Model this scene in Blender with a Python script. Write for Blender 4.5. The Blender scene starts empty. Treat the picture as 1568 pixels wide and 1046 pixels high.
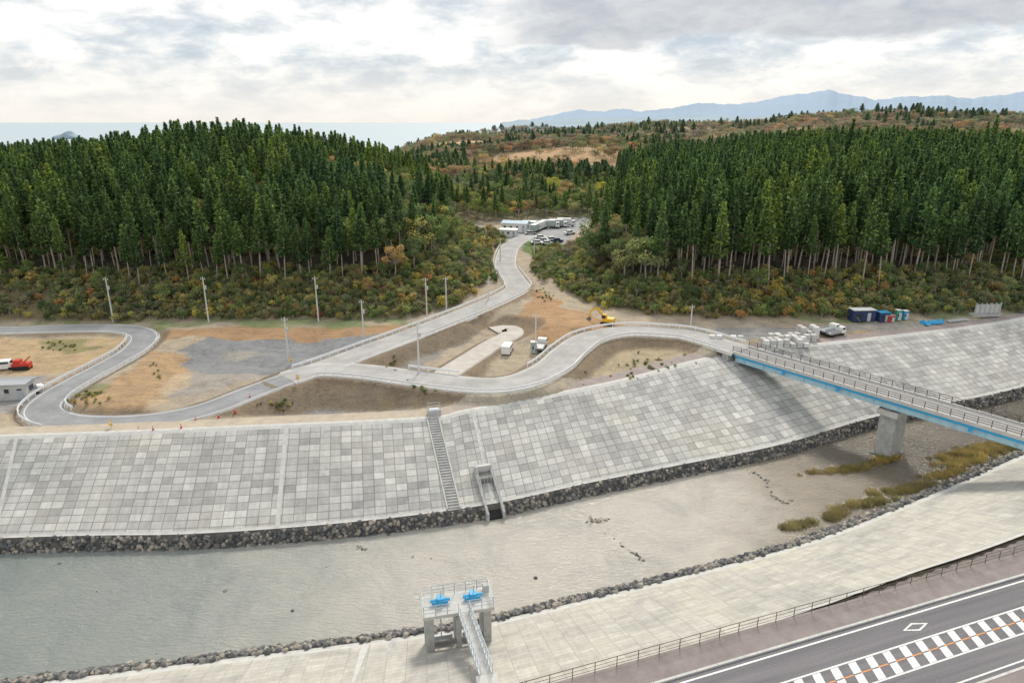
import bpy, math, random, bmesh
import numpy as np
from mathutils import Vector
random.seed(7); rng=np.random.default_rng(7)
CAMZ=52.0; PIT=math.radians(17.8); FPX=1045.0
sp,cp=math.sin(PIT),math.cos(PIT)
def P(u,v,z):
    t=(v-523)/FPX
    s=(CAMZ-z)/(sp+cp*t)
    return (s*(u-784)/FPX, s*(cp-sp*t), z)
scene=bpy.context.scene
# ------------------------------------------------------------------ materials
def newmat(name):
    m=bpy.data.materials.new(name); m.use_nodes=True
    nt=m.node_tree; b=nt.nodes['Principled BSDF']
    return m,nt,b
def N(nt,t,**k):
    n=nt.nodes.new(t)
    for a,v in k.items(): setattr(n,a,v)
    return n
def mix(nt,fac,a,b,mode='MIX'):
    n=nt.nodes.new('ShaderNodeMix'); n.data_type='RGBA'; n.blend_type=mode
    for s,v in ((n.inputs[0],fac),(n.inputs[6],a),(n.inputs[7],b)):
        if isinstance(v,(int,float)): s.default_value=v
        elif isinstance(v,tuple): s.default_value=v if len(v)==4 else (*v,1)
        else: nt.links.new(v,s)
    return n.outputs[2]
def ramp(nt,inp,stops,interp='LINEAR'):
    n=nt.nodes.new('ShaderNodeValToRGB'); n.color_ramp.interpolation=interp
    e=n.color_ramp.elements
    while len(e)<len(stops): e.new(0.5)
    for i,(p,c) in enumerate(stops):
        e[i].position=p; e[i].color=(*c,1) if len(c)==3 else c
    nt.links.new(inp,n.inputs[0]); return n.outputs[0]
def math_(nt,op,a,b=None,c=None,clamp=False):
    n=nt.nodes.new('ShaderNodeMath'); n.operation=op; n.use_clamp=clamp
    for i,v in enumerate((a,b,c)):
        if v is None: continue
        if isinstance(v,(int,float)): n.inputs[i].default_value=v
        else: nt.links.new(v,n.inputs[i])
    return n.outputs[0]
def noise_(nt,vec,scale,detail=5,rough=.6,dist=0.):
    n=nt.nodes.new('ShaderNodeTexNoise'); n.inputs['Scale'].default_value=scale
    n.inputs['Detail'].default_value=detail; n.inputs['Roughness'].default_value=rough
    n.inputs['Distortion'].default_value=dist
    if vec is not None: nt.links.new(vec,n.inputs['Vector'])
    return n.outputs['Fac']
def pos(nt): return nt.nodes.new('ShaderNodeNewGeometry').outputs['Position']
def bump(nt,b,h,strength,dist):
    n=nt.nodes.new('ShaderNodeBump'); n.inputs['Strength'].default_value=strength; n.inputs['Distance'].default_value=dist
    nt.links.new(h,n.inputs['Height']); nt.links.new(n.outputs[0],b.inputs['Normal'])
def plain(name,c,rough=.7,scale=1.5,var=.25,metal=0.,coord='pos'):
    m,nt,b=newmat(name)
    if coord=='pos': v=pos(nt)
    else: v=nt.nodes.new('ShaderNodeTexCoord').outputs['Object']
    f=noise_(nt,v,scale,6,.65)
    lo=tuple(x*(1-var) for x in c); hi=tuple(min(1,x*(1+var)) for x in c)
    nt.links.new(ramp(nt,f,[(.3,lo),(.7,hi)]),b.inputs['Base Color'])
    b.inputs['Roughness'].default_value=rough; b.inputs['Metallic'].default_value=metal
    return m
M={}
M['conc']=plain('concrete',(.42,.42,.41),.85,1.2,.25)
M['conc_lt']=plain('concrete_light',(.53,.525,.50),.85,1.0,.15)
M['conc_wh']=plain('concrete_block_white',(.68,.68,.66),.85,1.0,.12)
M['conc_dk']=plain('concrete_dark',(.2,.2,.19),.9,1.0,.3)
M['conc_md']=plain('concrete_weathered',(.31,.31,.30),.9,1.0,.25)
M['deck']=plain('bridge_deck_asphalt',(.35,.34,.33),.9,.7,.12)
M['white']=plain('white_paint',(.78,.78,.76),.5,3,.08)
M['rail']=plain('guardrail_white',(.8,.81,.82),.45,2,.1)
M['black']=plain('dark_rail',(.05,.045,.04),.6,3,.2)
M['brownrail']=plain('brown_rail',(.11,.085,.06),.6,3,.2)
M['blue']=plain('blue_paint',(.035,.36,.66),.45,2,.15)
M['ltblue']=plain('light_blue_girder',(.42,.62,.70),.5,1,.12)
M['navy']=plain('navy_paint',(.03,.05,.14),.5,2,.2)
M['glass']=plain('window_glass',(.03,.04,.05),.12,2,.2)
M['tyre']=plain('rubber',(.02,.02,.02),.8,5,.2)
M['red']=plain('red_paint',(.55,.05,.03),.5,3,.15)
M['yellow']=plain('yellow_paint',(.75,.45,.03),.5,3,.15)
M['green']=plain('green_panel',(.05,.35,.22),.5,3,.1)
M['greybox']=plain('grey_green_panel',(.38,.46,.44),.6,1,.12)
M['silver']=plain('silver_paint',(.45,.46,.48),.35,3,.1,.3)
M['roofblue']=plain('blue_roof',(.25,.38,.48),.5,1,.12)
M['orange']=plain('orange_paint',(.8,.3,.05),.6,3,.15)
M['wpaint']=plain('road_paint_white',(.74,.74,.72),.7,5,.25)
M['asph_br']=plain('asphalt_sidewalk',(.25,.215,.205),.9,.8,.18)
M['galv']=plain('galvanised_steel',(.48,.52,.55),.5,3,.12,.1)
M['pole']=plain('concrete_pole',(.62,.62,.6),.8,2,.1)
M['bark']=plain('cedar_bark',(.38,.32,.27),.9,1.5,.35,coord='obj')
M['bark2']=plain('grey_bark',(.34,.31,.27),.9,1.5,.3,coord='obj')
def levee_mat(name,c1,c2,mort,bw,bh,msz,zone=(.84,1.12)):
    m,nt,b=newmat(name)
    uv=nt.nodes.new('ShaderNodeUVMap').outputs[0]
    br=N(nt,'ShaderNodeTexBrick'); br.offset=0.0; br.inputs['Scale'].default_value=1
    br.inputs['Brick Width'].default_value=bw; br.inputs['Row Height'].default_value=bh
    br.inputs['Mortar Size'].default_value=msz; br.inputs['Mortar Smooth'].default_value=.3
    br.inputs['Color1'].default_value=(*c1,1); br.inputs['Color2'].default_value=(*c2,1); br.inputs['Mortar'].default_value=(*mort,1)
    nt.links.new(uv,br.inputs[0])
    b2=N(nt,'ShaderNodeTexBrick'); b2.offset=.5; b2.inputs['Scale'].default_value=1
    b2.inputs['Brick Width'].default_value=bw*2; b2.inputs['Row Height'].default_value=bh*2; b2.inputs['Mortar Size'].default_value=0.0
    a_,z_=zone
    b2.inputs['Color1'].default_value=(a_,a_,a_*1.01,1); b2.inputs['Color2'].default_value=(z_,z_,z_*.985,1)
    nt.links.new(uv,b2.inputs[0])
    pm=ramp(nt,noise_(nt,uv,.12,4,.6),[(.35,(.15,.15,.15)),(.6,(1,1,1))])
    c=mix(nt,pm,br.outputs['Color'],mix(nt,1.,br.outputs['Color'],b2.outputs['Color'],'MULTIPLY'))
    f=noise_(nt,uv,.07,7,.7,.5)
    c=mix(nt,.9,c,ramp(nt,f,[(.3,(.72,.735,.76)),(.5,(1,1,1)),(.72,(1.13,1.09,1.02))]),'MULTIPLY')
    mp=N(nt,'ShaderNodeMapping'); mp.inputs['Scale'].default_value=(1.2,.18,1); nt.links.new(uv,mp.inputs[0])
    c=mix(nt,.8,c,ramp(nt,noise_(nt,mp.outputs[0],1.,6,.7),[(.3,(.8,.8,.8)),(.7,(1.12,1.12,1.1))]),'MULTIPLY')
    f2=noise_(nt,uv,1.6,6,.7)
    c=mix(nt,.6,c,ramp(nt,f2,[(.3,(.78,.78,.78)),(.7,(1.12,1.12,1.12))]),'MULTIPLY')
    nt.links.new(c,b.inputs['Base Color']); b.inputs['Roughness'].default_value=.9
    return m
M['levee']=levee_mat('levee_blocks',(.40,.395,.38),(.60,.595,.57),(.28,.275,.26),1.5,1.15,.065,(.78,1.13))
M['levee_near']=levee_mat('levee_blocks_near',(.45,.43,.39),(.54,.52,.47),(.36,.345,.315),1.9,1.0,.04,(.94,1.05))
def road_mat(name,c,w):
    m,nt,b=newmat(name)
    uv=nt.nodes.new('ShaderNodeUVMap').outputs[0]
    s=nt.nodes.new('ShaderNodeSeparateXYZ'); nt.links.new(uv,s.inputs[0])
    al=math_(nt,'ABSOLUTE',s.outputs[1])
    ln=math_(nt,'LESS_THAN',math_(nt,'ABSOLUTE',math_(nt,'SUBTRACT',al,w-.45)),.09)
    p=pos(nt); f=noise_(nt,p,.25,6,.6); f2=noise_(nt,p,4,4,.6)
    lo=tuple(x*.85 for x in c); hi=tuple(x*1.15 for x in c)
    col=ramp(nt,f,[(.35,lo),(.65,hi)])
    tr=math_(nt,'LESS_THAN',math_(nt,'ABSOLUTE',math_(nt,'SUBTRACT',al,1.5)),.35)
    col=mix(nt,math_(nt,'MULTIPLY',tr,.25),col,tuple(x*.75 for x in c))
    col=mix(nt,.5,col,ramp(nt,f2,[(.3,(.85,.85,.85)),(.7,(1.1,1.1,1.1))]),'MULTIPLY')
    col=mix(nt,math_(nt,'MULTIPLY',ln,.75),col,(.7,.7,.68))
    nt.links.new(col,b.inputs['Base Color']); b.inputs['Roughness'].default_value=.9
    return m
M['road_lt']=road_mat('asphalt_light',(.40,.39,.38),3.4)
M['road_gr']=road_mat('asphalt_grey',(.27,.275,.285),2.9)
M['road_dirt']=plain('gravel_track',(.50,.465,.42),.95,.6,.15)
# ------------------------------------------------------------------ polylines
def catmull(pts,step=1.0):
    p=np.array(pts,float); 
    p=np.vstack([2*p[0]-p[1],p,2*p[-1]-p[-2]])
    out=[]
    for i in range(1,len(p)-2):
        for t in np.linspace(0,1,24,endpoint=False):
            a,b,c,d=p[i-1],p[i],p[i+1],p[i+2]
            out.append(.5*((2*b)+(-a+c)*t+(2*a-5*b+4*c-d)*t*t+(-a+3*b-3*c+d)*t**3))
    out.append(p[-2]); out=np.array(out)
    L=np.concatenate([[0],np.cumsum(np.linalg.norm(np.diff(out,axis=0),axis=1))])
    n=max(2,int(L[-1]/step)+1) if step>0 else int(-step)
    s=np.linspace(0,L[-1],n)
    return np.stack([np.interp(s,L,out[:,k]) for k in range(out.shape[1])],1)
FT=[(-230,62),(-140,69.5),(-65.1,75.1),(-40.7,76.1),(-20,79),(-3.1,83.2),(11.1,89),(27,95),(44.5,101.8),(67.1,113.5),(102.7,127.6),(160,160),(300,240)]
FC=[(-232,78),(-140,84.5),(-73.7,89.3),(-40,92.5),(-12.9,95.7),(-6.6,98.7),(18,111),(43,126.3),(75,136),(114.4,150),(165,178),(292,258)]
NT_=[(-230,22),(-120,38),(-48.2,51.3),(-9.8,58.2),(1.1,61.2),(33.8,73),(55,83.5),(81.9,98.5),(140,132),(300,222)]
NC=[(-230,-2),(-120,12),(-50,27),(4,43.9),(25.8,51.9),(40,58),(55.8,64.6),(100,85),(160,116),(312,200)]
NL=420
fT=catmull(FT,-NL); fC=catmull(FC,-NL); nT=catmull(NT_,-NL); nC=catmull(NC,-NL)
def z3(l,z): return np.column_stack([l,np.full(len(l),z)])
yFT=lambda x:np.interp(x,fT[:,0],fT[:,1]); yFC=lambda x:np.interp(x,fC[:,0],fC[:,1])
yNT=lambda x:np.interp(x,nT[:,0],nT[:,1]); yNC=lambda x:np.interp(x,nC[:,0],nC[:,1])
RD={}
RD['A1']=[P(*q) for q in [(-140,508,8),(-60,507,8),(0,506,8),(100,503,8),(185,503,8),(220,513,8),(207,535,8),(165,560,8),(118,585,8),(78,610,8.1),(66,630,8.2),(98,645,8.4),(170,648,8.6),(250,641,8.8),(320,625,9),(380,602,9.2),(440,580,9.6),(480,567,9.8)]]
RD['A2']=[P(*q) for q in [(440,580,9.6),(500,560,9.9),(560,538,10.3),(620,516,10.6),(680,493,10.9),(730,473,11.1),(775,453,11.4),(793,440,11.6),(785,425,11.9),(774,408,12.1),(776,390,12.4),(783,376,12.7),(800,366,13),(815,360,13)]]
RD['B']=[P(*q) for q in [(440,579,9.6),(490,566,9.9),(560,569,10),(650,581,10.1),(740,590,10.2),(800,583,10.2),(845,562,10.2),(872,538,10.2),(905,517,10.2),(960,507,10.2),(1030,510,10.2)]]+[(37.5,133.6,10.2),(44.5,124.6,10.2)]
RD['C']=[P(*q) for q in [(668,583,10.1),(695,565,9.7),(725,546,9.3),(755,527,9.1),(783,512,9.1),(780,503,9.1),(755,506,9.1)]]
HW={'A1':2.9,'A2':3.1,'B':3.4,'C':2.3}
RL={k:catmull(v,1.0) for k,v in RD.items()}
CT=[(100,520,7.3),(300,560,7),(450,540,7),(450,632,6.2),(560,632,6.2),(640,618,6.6),(600,500,8.8),(230,600,9.4),(300,590,8.0),(210,560,8.6),(650,540,8.3),(700,530,8.3),(780,545,8.6),(850,490,11.5),(815,470,11),(930,545,8.3),(1000,550,8.3),(1040,540,8.6),(950,485,9.6),(1200,512,9.3),(1400,500,9.3),(1560,492,9.3),(820,400,12),(800,420,12),(830,350,13),(870,350,13),(0,600,7.8),(50,560,7.5),(0,650,8.5),(300,510,8.8),(450,505,8.8),(-300,540,7.5),(1900,480,9)]
CTW=np.array([P(*q) for q in CT]+[(0,330,14),(10,450,18)])
def smooth(a,b,x):
    t=np.clip((x-a)/(b-a),0,1); return t*t*(3-2*t)
def nz(x,y,s,o=0.): return np.sin(x/s+1.3*np.sin(y/s*.7+o)+o)*np.cos(y/s*1.1+np.sin(x/s*.8+o*2))
LHP=np.array([(-600,158),(-140,153),(-60,151),(-25,151),(-12,162),(-6.5,176),(-6.5,200),(-7,222),(-11,246),(-15,262),(-12,300),(-25,345),(-60,400),(-600,460)],float)
RHP=np.array([(12,171),(19,160),(32,151),(60,149),(80,149),(121,156),(200,172),(600,230),(600,520),(90,500),(50,420),(42,340),(41,296),(35,268),(29,246),(21,230),(12,214),(10.5,190)],float)
def inpoly(x,y,poly):
    ins=np.zeros(x.shape,bool); n=len(poly); j=n-1
    for i in range(n):
        xi,yi=poly[i][:2]; xj,yj=poly[j][:2]
        c=((yi>y)!=(yj>y))
        ins^= c & (x<(xj-xi)*(y-yi)/((yj-yi) if yj!=yi else 1e-9)+xi)
        j=i
    return ins
def segdist(x,y,line):
    best=np.full(x.shape,1e9); zz=np.zeros(x.shape)
    for i in range(len(line)-1):
        a=line[i]; b=line[i+1]; dx,dy=b[0]-a[0],b[1]-a[1]; L=dx*dx+dy*dy+1e-9
        t=np.clip(((x-a[0])*dx+(y-a[1])*dy)/L,0,1)
        d=(x-a[0]-t*dx)**2+(y-a[1]-t*dy)**2
        m=d<best; best=np.where(m,d,best)
        if len(a)>2: zz=np.where(m,a[2]+t*(b[2]-a[2]),zz)
    return np.sqrt(best),zz
def polyd(x,y,poly):
    d,_=segdist(x,y,np.vstack([poly,poly[:1]])); return np.where(inpoly(x,y,poly),d,-d)
RLc={k:catmull(v,3.0) for k,v in RD.items()}
def coast(y): return np.interp(y,[0,430,520,1000,1600,2600,9000],[-700,-420,-110,-185,-150,40,300])
def H(x,y,full=False):
    x=np.asarray(x,float); y=np.asarray(y,float)
    num=np.zeros(x.shape); den=np.zeros(x.shape)
    for cx,cy,cz in CTW:
        w=1/(((x-cx)**2+(y-cy)**2)**1.5+8); num+=w*cz; den+=w
    z=num/den
    z=z+.12*nz(x,y,3.1)+.1*nz(x,y,1.3,2)*smooth(60,110,y)+(.45*nz(x,y,5.5,3)+.3*np.abs(nz(x,y,2.6,1)))*smooth(100,106,y)*(1-smooth(148,152,y))*(1-smooth(-36,-26,x))*smooth(-72,-66,x)
    dL=polyd(x,y,LHP); dR=polyd(x,y,RHP)
    l=np.maximum(dL,0)
    dome=.30+.70*np.exp(-((x+92)/58)**2)
    rise=(np.maximum(l-17,0))*.2; cap=26.5*dome+2.4*nz(x,y,30,1)
    rise=np.maximum(cap,1)*(1-np.exp(-rise/np.maximum(cap,1)*1.7))
    hl=np.minimum(l,17)*.42+rise
    r=np.maximum(dR,0)
    rr_=np.maximum(r-14,0)*.13; capr=2.5+10*smooth(15,130,x)+3.2*nz(x,y,28,4)*smooth(30,80,x); capr=np.maximum(capr,1); rr_=capr*(1-np.exp(-rr_/capr*1.5))
    hr=np.minimum(r,14)*(.26+.20*smooth(22,60,x))+rr_
    bw=smooth(0,12,np.maximum(l,r)); z=z*(1-bw)+np.minimum(z,11.)*bw
    z=z+hl+hr
    wf=smooth(400,620,y)
    ang=x/np.maximum(y,1)
    zf=21+10*nz(x,y,170,1)+9*nz(x,y,75,3)+14*smooth(.0,.35,ang)*smooth(500,850,y)+20*smooth(.3,.62,ang)*smooth(550,1000,y)+12*np.exp(-((x+85)/60)**2-((y-800)/150)**2)
    zf=zf*(1-.35*smooth(1400,2600,y))
    z=z*(1-wf)+zf*wf
    dc=x-coast(y)
    z=np.where(y>430,np.minimum(z,-6+np.clip(dc,-50,400)*.35+6*smooth(0,20,dc)),z)
    yc=yFC(x); dC=(y-yc)*.87-3.5
    zc=np.where(dC<0,8.86,8.86+np.clip(z-8.86,-dC*.55,dC*.55)); z=np.where(y>yc-.1,zc,z)
    emb=np.zeros(x.shape)
    for k in ('A1','A2','B','C'):
        d,zz=segdist(x,y,RLc[k]); w=HW[k]+.9; e=np.maximum(d-w,0)
        zn=zz+np.clip(z-zz,-e*.62-.12,e*.62-.12)
        zn=np.where(e<=0,zz-.14,zn)
        emb=np.maximum(emb,np.clip((np.abs(zn-z))*2.5,0,1)*(d<16))
        z=zn
    emb=emb*(y>yc)
    yt=yFT(x); nt=yNT(x); nc=yNC(x)
    f=(y-yt)/(yc-yt); z=np.where(y<yc,.9+7.6*np.clip(f,0,1),z)
    z=np.where(y<yt,np.maximum(-1.6,.7-(yt-y)*1.4),z)
    zn=np.maximum(-1.6,.5-(y-nt)*.45)
    z=np.where(y<(yt+nt)/2,zn,z)
    fn=(nt-y)/(nt-nc); z=np.where(y<nt,.5+8.0*np.clip(fn,0,1),z)
    z=np.where(y<nc-.3,8.88,z)
    if full: return z,dL,dR,emb,dC
    return z
def G(u,v,z0=9.):
    z=z0
    for _ in range(8):
        q=P(u,v,z); z=.5*z+.5*float(H(np.array([q[0]]),np.array([q[1]]))[0])
    q=P(u,v,z); return (q[0],q[1],float(H(np.array([q[0]]),np.array([q[1]]))[0]))
# ------------------------------------------------------------------ mesh utils
def mkobj(name,verts,faces,mats,midx=None,smooth_=False,link=True,uvs=None):
    me=bpy.data.meshes.new(name); me.from_pydata([tuple(v) for v in verts],[],[tuple(f) for f in faces])
    for m in mats: me.materials.append(m)
    if midx is not None: me.polygons.foreach_set('material_index',np.array(midx,dtype=np.int32))
    if smooth_: me.polygons.foreach_set('use_smooth',np.ones(len(me.polygons),dtype=bool))
    if uvs is not None:
        uvl=me.uv_layers.new(name='UVMap'); li=np.zeros(len(me.loops),dtype=np.int32); me.loops.foreach_get('vertex_index',li)
        uvl.data.foreach_set('uv',np.array(uvs,float)[li].ravel())
    me.update(); ob=bpy.data.objects.new(name,me)
    if link: scene.collection.objects.link(ob)
    return ob
def loft(name,lines,mats,midx,smooth_=False,vs=None):
    n=len(lines[0]); V=[];UV=[]
    s=np.concatenate([[0],np.cumsum(np.linalg.norm(np.diff(lines[len(lines)//2],axis=0),axis=1))])
    tt=0
    for k,l in enumerate(lines):
        if k>0: tt+=float(np.median(np.linalg.norm(l-lines[k-1],axis=1)))
        V+=list(l); t=tt if vs is None else vs[k]
        UV+=[(a,t) for a in s]
    F=[];MI=[]
    for k in range(len(lines)-1):
        for i in range(n-1):
            F.append((k*n+i,k*n+i+1,(k+1)*n+i+1,(k+1)*n+i)); MI.append(midx[k])
    return mkobj(name,V,F,mats,MI,smooth_,uvs=UV)
def offs(line,d):
    t=np.gradient(line[:,:2],axis=0); t/=np.linalg.norm(t,axis=1)[:,None]+1e-9
    o=line.copy(); o[:,0]+=-t[:,1]*d; o[:,1]+=t[:,0]*d; return o
class MB:
    def __init__(s): s.v=[];s.f=[];s.m=[];s.mats=[]
    def mi(s,k):
        if k not in s.mats: s.mats.append(k)
        return s.mats.index(k)
    def hexa(s,c8,k):
        b=len(s.v); s.v+=c8; i=s.mi(k)
        for f in ((0,3,2,1),(4,5,6,7),(0,1,5,4),(1,2,6,5),(2,3,7,6),(3,0,4,7)):
            s.f.append(tuple(b+q for q in f)); s.m.append(i)
    def box(s,c,d,k,tx=1,ty=1,ox=0,r=0):
        x,y,z=c; a,b_,h=d[0]/2,d[1]/2,d[2]/2
        p=[]
        for zz,sx,sy,o in ((-h,1,1,0),(h,tx,ty,ox)):
            for qx,qy in ((-1,-1),(1,-1),(1,1),(-1,1)):
                X,Y=qx*a*sx+o,qy*b_*sy
                p.append((x+X*math.cos(r)-Y*math.sin(r),y+X*math.sin(r)+Y*math.cos(r),z+zz))
        s.hexa(p,k)
    def beam(s,p1,p2,r,k,n=6,r2=None):
        p1=Vector(p1);p2=Vector(p2);d=(p2-p1).normalized()
        a=d.orthogonal().normalized();c=d.cross(a); r2=r if r2 is None else r2
        b=len(s.v);i=s.mi(k)
        for p,rr in((p1,r),(p2,r2)):
            for q in range(n):
                t=2*math.pi*q/n; s.v.append(tuple(p+a*math.cos(t)*rr+c*math.sin(t)*rr))
        for q in range(n):
            s.f.append((b+q,b+(q+1)%n,b+n+(q+1)%n,b+n+q)); s.m.append(i)
        s.f.append(tuple(b+q for q in range(n))[::-1]); s.m.append(i)
        s.f.append(tuple(b+n+q for q in range(n))); s.m.append(i)
    def rbeam(s,p1,p2,w,h,k):
        p1=Vector(p1);p2=Vector(p2);d=(p2-p1).normalized(); sd=d.cross(Vector((0,0,1))).normalized()*w/2; up=sd.cross(d).normalized()*h/2
        s.hexa([tuple(q) for q in (p1-sd-up,p1+sd-up,p2+sd-up,p2-sd-up,p1-sd+up,p1+sd+up,p2+sd+up,p2-sd+up)],k)
    def prof(s,pts,y0,y1,k):
        b=len(s.v);n=len(pts);i=s.mi(k)
        for y in (y0,y1): s.v+=[(p[0],y,p[1]) for p in pts]
        s.f.append(tuple(range(b,b+n))); s.f.append(tuple(range(b+n,b+2*n))[::-1]); s.m+=[i,i]
        for q in range(n):
            s.f.append((b+(q+1)%n,b+q,b+n+q,b+n+(q+1)%n)); s.m.append(i)
    def obj(s,name,loc=(0,0,0),rz=0,scale=1,bev=0):
        o=mkobj(name,s.v,s.f,[M[k] for k in s.mats],s.m); o.location=loc; o.rotation_euler=(0,0,rz); o.scale=(scale,)*3
        if bev:
            b=o.modifiers.new('bevel','BEVEL'); b.width=bev; b.segments=2; b.limit_method='ANGLE'
        return o
# ------------------------------------------------------------------ terrain
g=150*1.055**np.arange(1,80); g=g[g<9500]
xs=np.concatenate([-g[::-1],np.arange(-150,150.1,.7),g])
gy=[262.]; st=.8
while gy[-1]<9500: st*=1.04; gy.append(gy[-1]+st)
ys=np.concatenate([np.arange(-40,40,4.),np.arange(40,262,.7),gy])
X,Y=np.meshgrid(xs,ys); Z,dL,dR,EMB,dC=H(X,Y,True)
nx,ny=len(xs),len(ys)
idx=np.arange(nx*ny).reshape(ny,nx)
Fq=np.stack([idx[:-1,:-1],idx[:-1,1:],idx[1:,1:],idx[1:,:-1]],-1).reshape(-1,4)
col=np.zeros((ny,nx,3)); col[:]=(.42,.35,.26)
wob=.9*nz(X,Y,2.3)+.9*nz(X,Y,5.1,1)+.5*nz(X,Y,1.1,3)
def paint(mask,c,a=1.):
    m=np.clip(mask.astype(float),0,1)[...,None]*a; global col; col=col*(1-m)+np.array(c)*m
def pp(poly,c,z=8.,a=1.): 
    pl=np.array([P(u,v,z)[:2] for u,v in poly]); paint(inpoly(X+wob,Y+wob*.7,pl),c,a)
pn=nz(X,Y,9,2)*.5+nz(X,Y,4,5)*.3
paint(smooth(.1,.5,pn),(.35,.31,.255),.6)
pp([(270,545),(330,524),(470,517),(590,515),(570,532),(520,552),(430,580),(330,585),(290,572)],(.25,.255,.265),7)
pp([(300,575),(420,577),(300,615),(240,625),(280,590)],(.35,.32,.28),7.5)
pp([(330,545),(380,540),(400,552),(345,560)],(.35,.32,.28),7,.7)
pp([(395,640),(470,620),(640,620),(655,635),(520,655),(400,655)],(.29,.285,.28),6.3)
pp([(560,505),(690,500),(740,505),(640,560),(590,560),(640,525),(560,520)],(.25,.245,.235),9,.8)
pp([(235,505),(600,497),(650,497),(560,514),(240,520)],(.38,.24,.13),8.8)
pp([(-50,520),(150,518),(200,525),(120,570),(60,575),(-50,570)],(.46,.34,.20),7.5)
pp([(230,525),(285,540),(290,560),(225,640),(150,635),(110,615),(150,590),(200,560)],(.43,.285,.155),8.8,.9)
pp([(285,560),(300,570),(255,620),(230,632),(250,590)],(.50,.39,.26),8.6,.8)
pp([(790,480),(830,470),(900,480),(990,497),(900,505),(840,520),(790,510)],(.43,.27,.145),10.5)
pp([(820,440),(850,452),(870,480),(800,470)],(.42,.255,.135),11.5)
pp([(1130,505),(1300,505),(1440,497),(1400,515),(1250,545),(1190,535)],(.45,.33,.18),9.3)
pp([(1080,500),(1280,503),(1180,520),(1100,512)],(.29,.28,.27),9.3)
pp([(900,540),(1010,530),(1050,540),(880,585)],(.40,.33,.22),8.5)
pp([(-80,575),(80,578),(60,610),(20,640),(-80,640)],(.31,.30,.295),7.8)
pp([(1180,508),(1320,495),(1568,488),(1568,494),(1300,508)],(.33,.31,.28),9.3)
pp([(690,480),(700,500),(790,490),(800,455),(770,460)],(.37,.31,.23),10.5)
for pl in ([(60,520),(130,520),(150,535),(90,545),(65,535)],[(620,580),(660,610),(560,640)],[(130,595),(170,600),(150,618),(120,610)],[(400,607),(450,612),(430,628),(395,622)]):
    pp(pl,(.15,.18,.06),7.5,.6)
paint(EMB*(Y<200)*(Y>88),(.22,.17,.115),.92)
paint(EMB*(Y>150),(.38,.27,.17),.6)
paint((dC>-3.5)&(dC<0)&(Y<200),(.42,.37,.29)); 
grs=((dL>-6)&(dL<1.0)&(X<-18)&(Y<200))|((dR>-2.5)&(dR<1)&(X>60)&(Y<200)); paint(grs*smooth(-.6,.3,nz(X,Y,3,4)),(.14,.21,.06),.7)
paint(smooth(-.5,2,dL),(.18,.15,.08)); paint(smooth(-.5,2,dR),(.17,.145,.075))
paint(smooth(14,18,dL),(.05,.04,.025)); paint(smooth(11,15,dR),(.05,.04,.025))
pk=np.array([P(u,v,13)[:2] for u,v in [(768,372),(790,345),(830,335),(905,333),(885,355),(860,372),(810,372),(790,380)]])
far=smooth(285,300,Y+X*0)*(dL<0)*(dR<0); paint(far,(.15,.15,.07))
paint(inpoly(X,Y,pk),(.36,.37,.38))
pp([(800,372),(850,366),(862,376),(820,392),(800,385)],(.12,.18,.05),12.5)
fp=smooth(450,600,Y); paint(fp,(.16,.14,.065)); paint(fp*smooth(.15,.5,nz(X,Y,60,5)),(.50,.33,.18),.9)
paint(smooth(1500,4000,Y),(.26,.33,.37),.8)  # far ground tinted pale blue to paint in distance haze
pave=(Y<yNC(X)); paint(pave,(.26,.23,.22))
paint((Y<yFT(X))&(Y>yNT(X)),(.12,.1,.07))
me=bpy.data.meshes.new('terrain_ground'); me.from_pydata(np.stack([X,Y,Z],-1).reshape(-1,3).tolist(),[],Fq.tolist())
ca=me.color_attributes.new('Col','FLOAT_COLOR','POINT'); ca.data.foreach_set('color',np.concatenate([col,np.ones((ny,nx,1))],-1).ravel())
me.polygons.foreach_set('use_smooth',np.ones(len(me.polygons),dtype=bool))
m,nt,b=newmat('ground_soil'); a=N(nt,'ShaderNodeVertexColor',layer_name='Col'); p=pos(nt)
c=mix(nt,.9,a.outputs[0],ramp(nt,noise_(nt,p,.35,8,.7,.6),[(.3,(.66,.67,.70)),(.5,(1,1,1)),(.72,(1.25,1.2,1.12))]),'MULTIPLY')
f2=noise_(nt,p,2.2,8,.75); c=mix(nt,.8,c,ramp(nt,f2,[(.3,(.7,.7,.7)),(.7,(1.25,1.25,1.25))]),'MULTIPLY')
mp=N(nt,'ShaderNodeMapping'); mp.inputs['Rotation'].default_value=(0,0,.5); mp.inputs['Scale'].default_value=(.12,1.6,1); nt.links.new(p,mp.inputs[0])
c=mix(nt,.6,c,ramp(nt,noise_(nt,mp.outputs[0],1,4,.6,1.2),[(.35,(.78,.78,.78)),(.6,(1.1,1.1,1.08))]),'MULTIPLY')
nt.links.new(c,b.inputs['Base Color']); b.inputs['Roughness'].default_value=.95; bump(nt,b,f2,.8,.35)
me.materials.append(m); ter=bpy.data.objects.new('terrain_ground',me); scene.collection.objects.link(ter)
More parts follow.
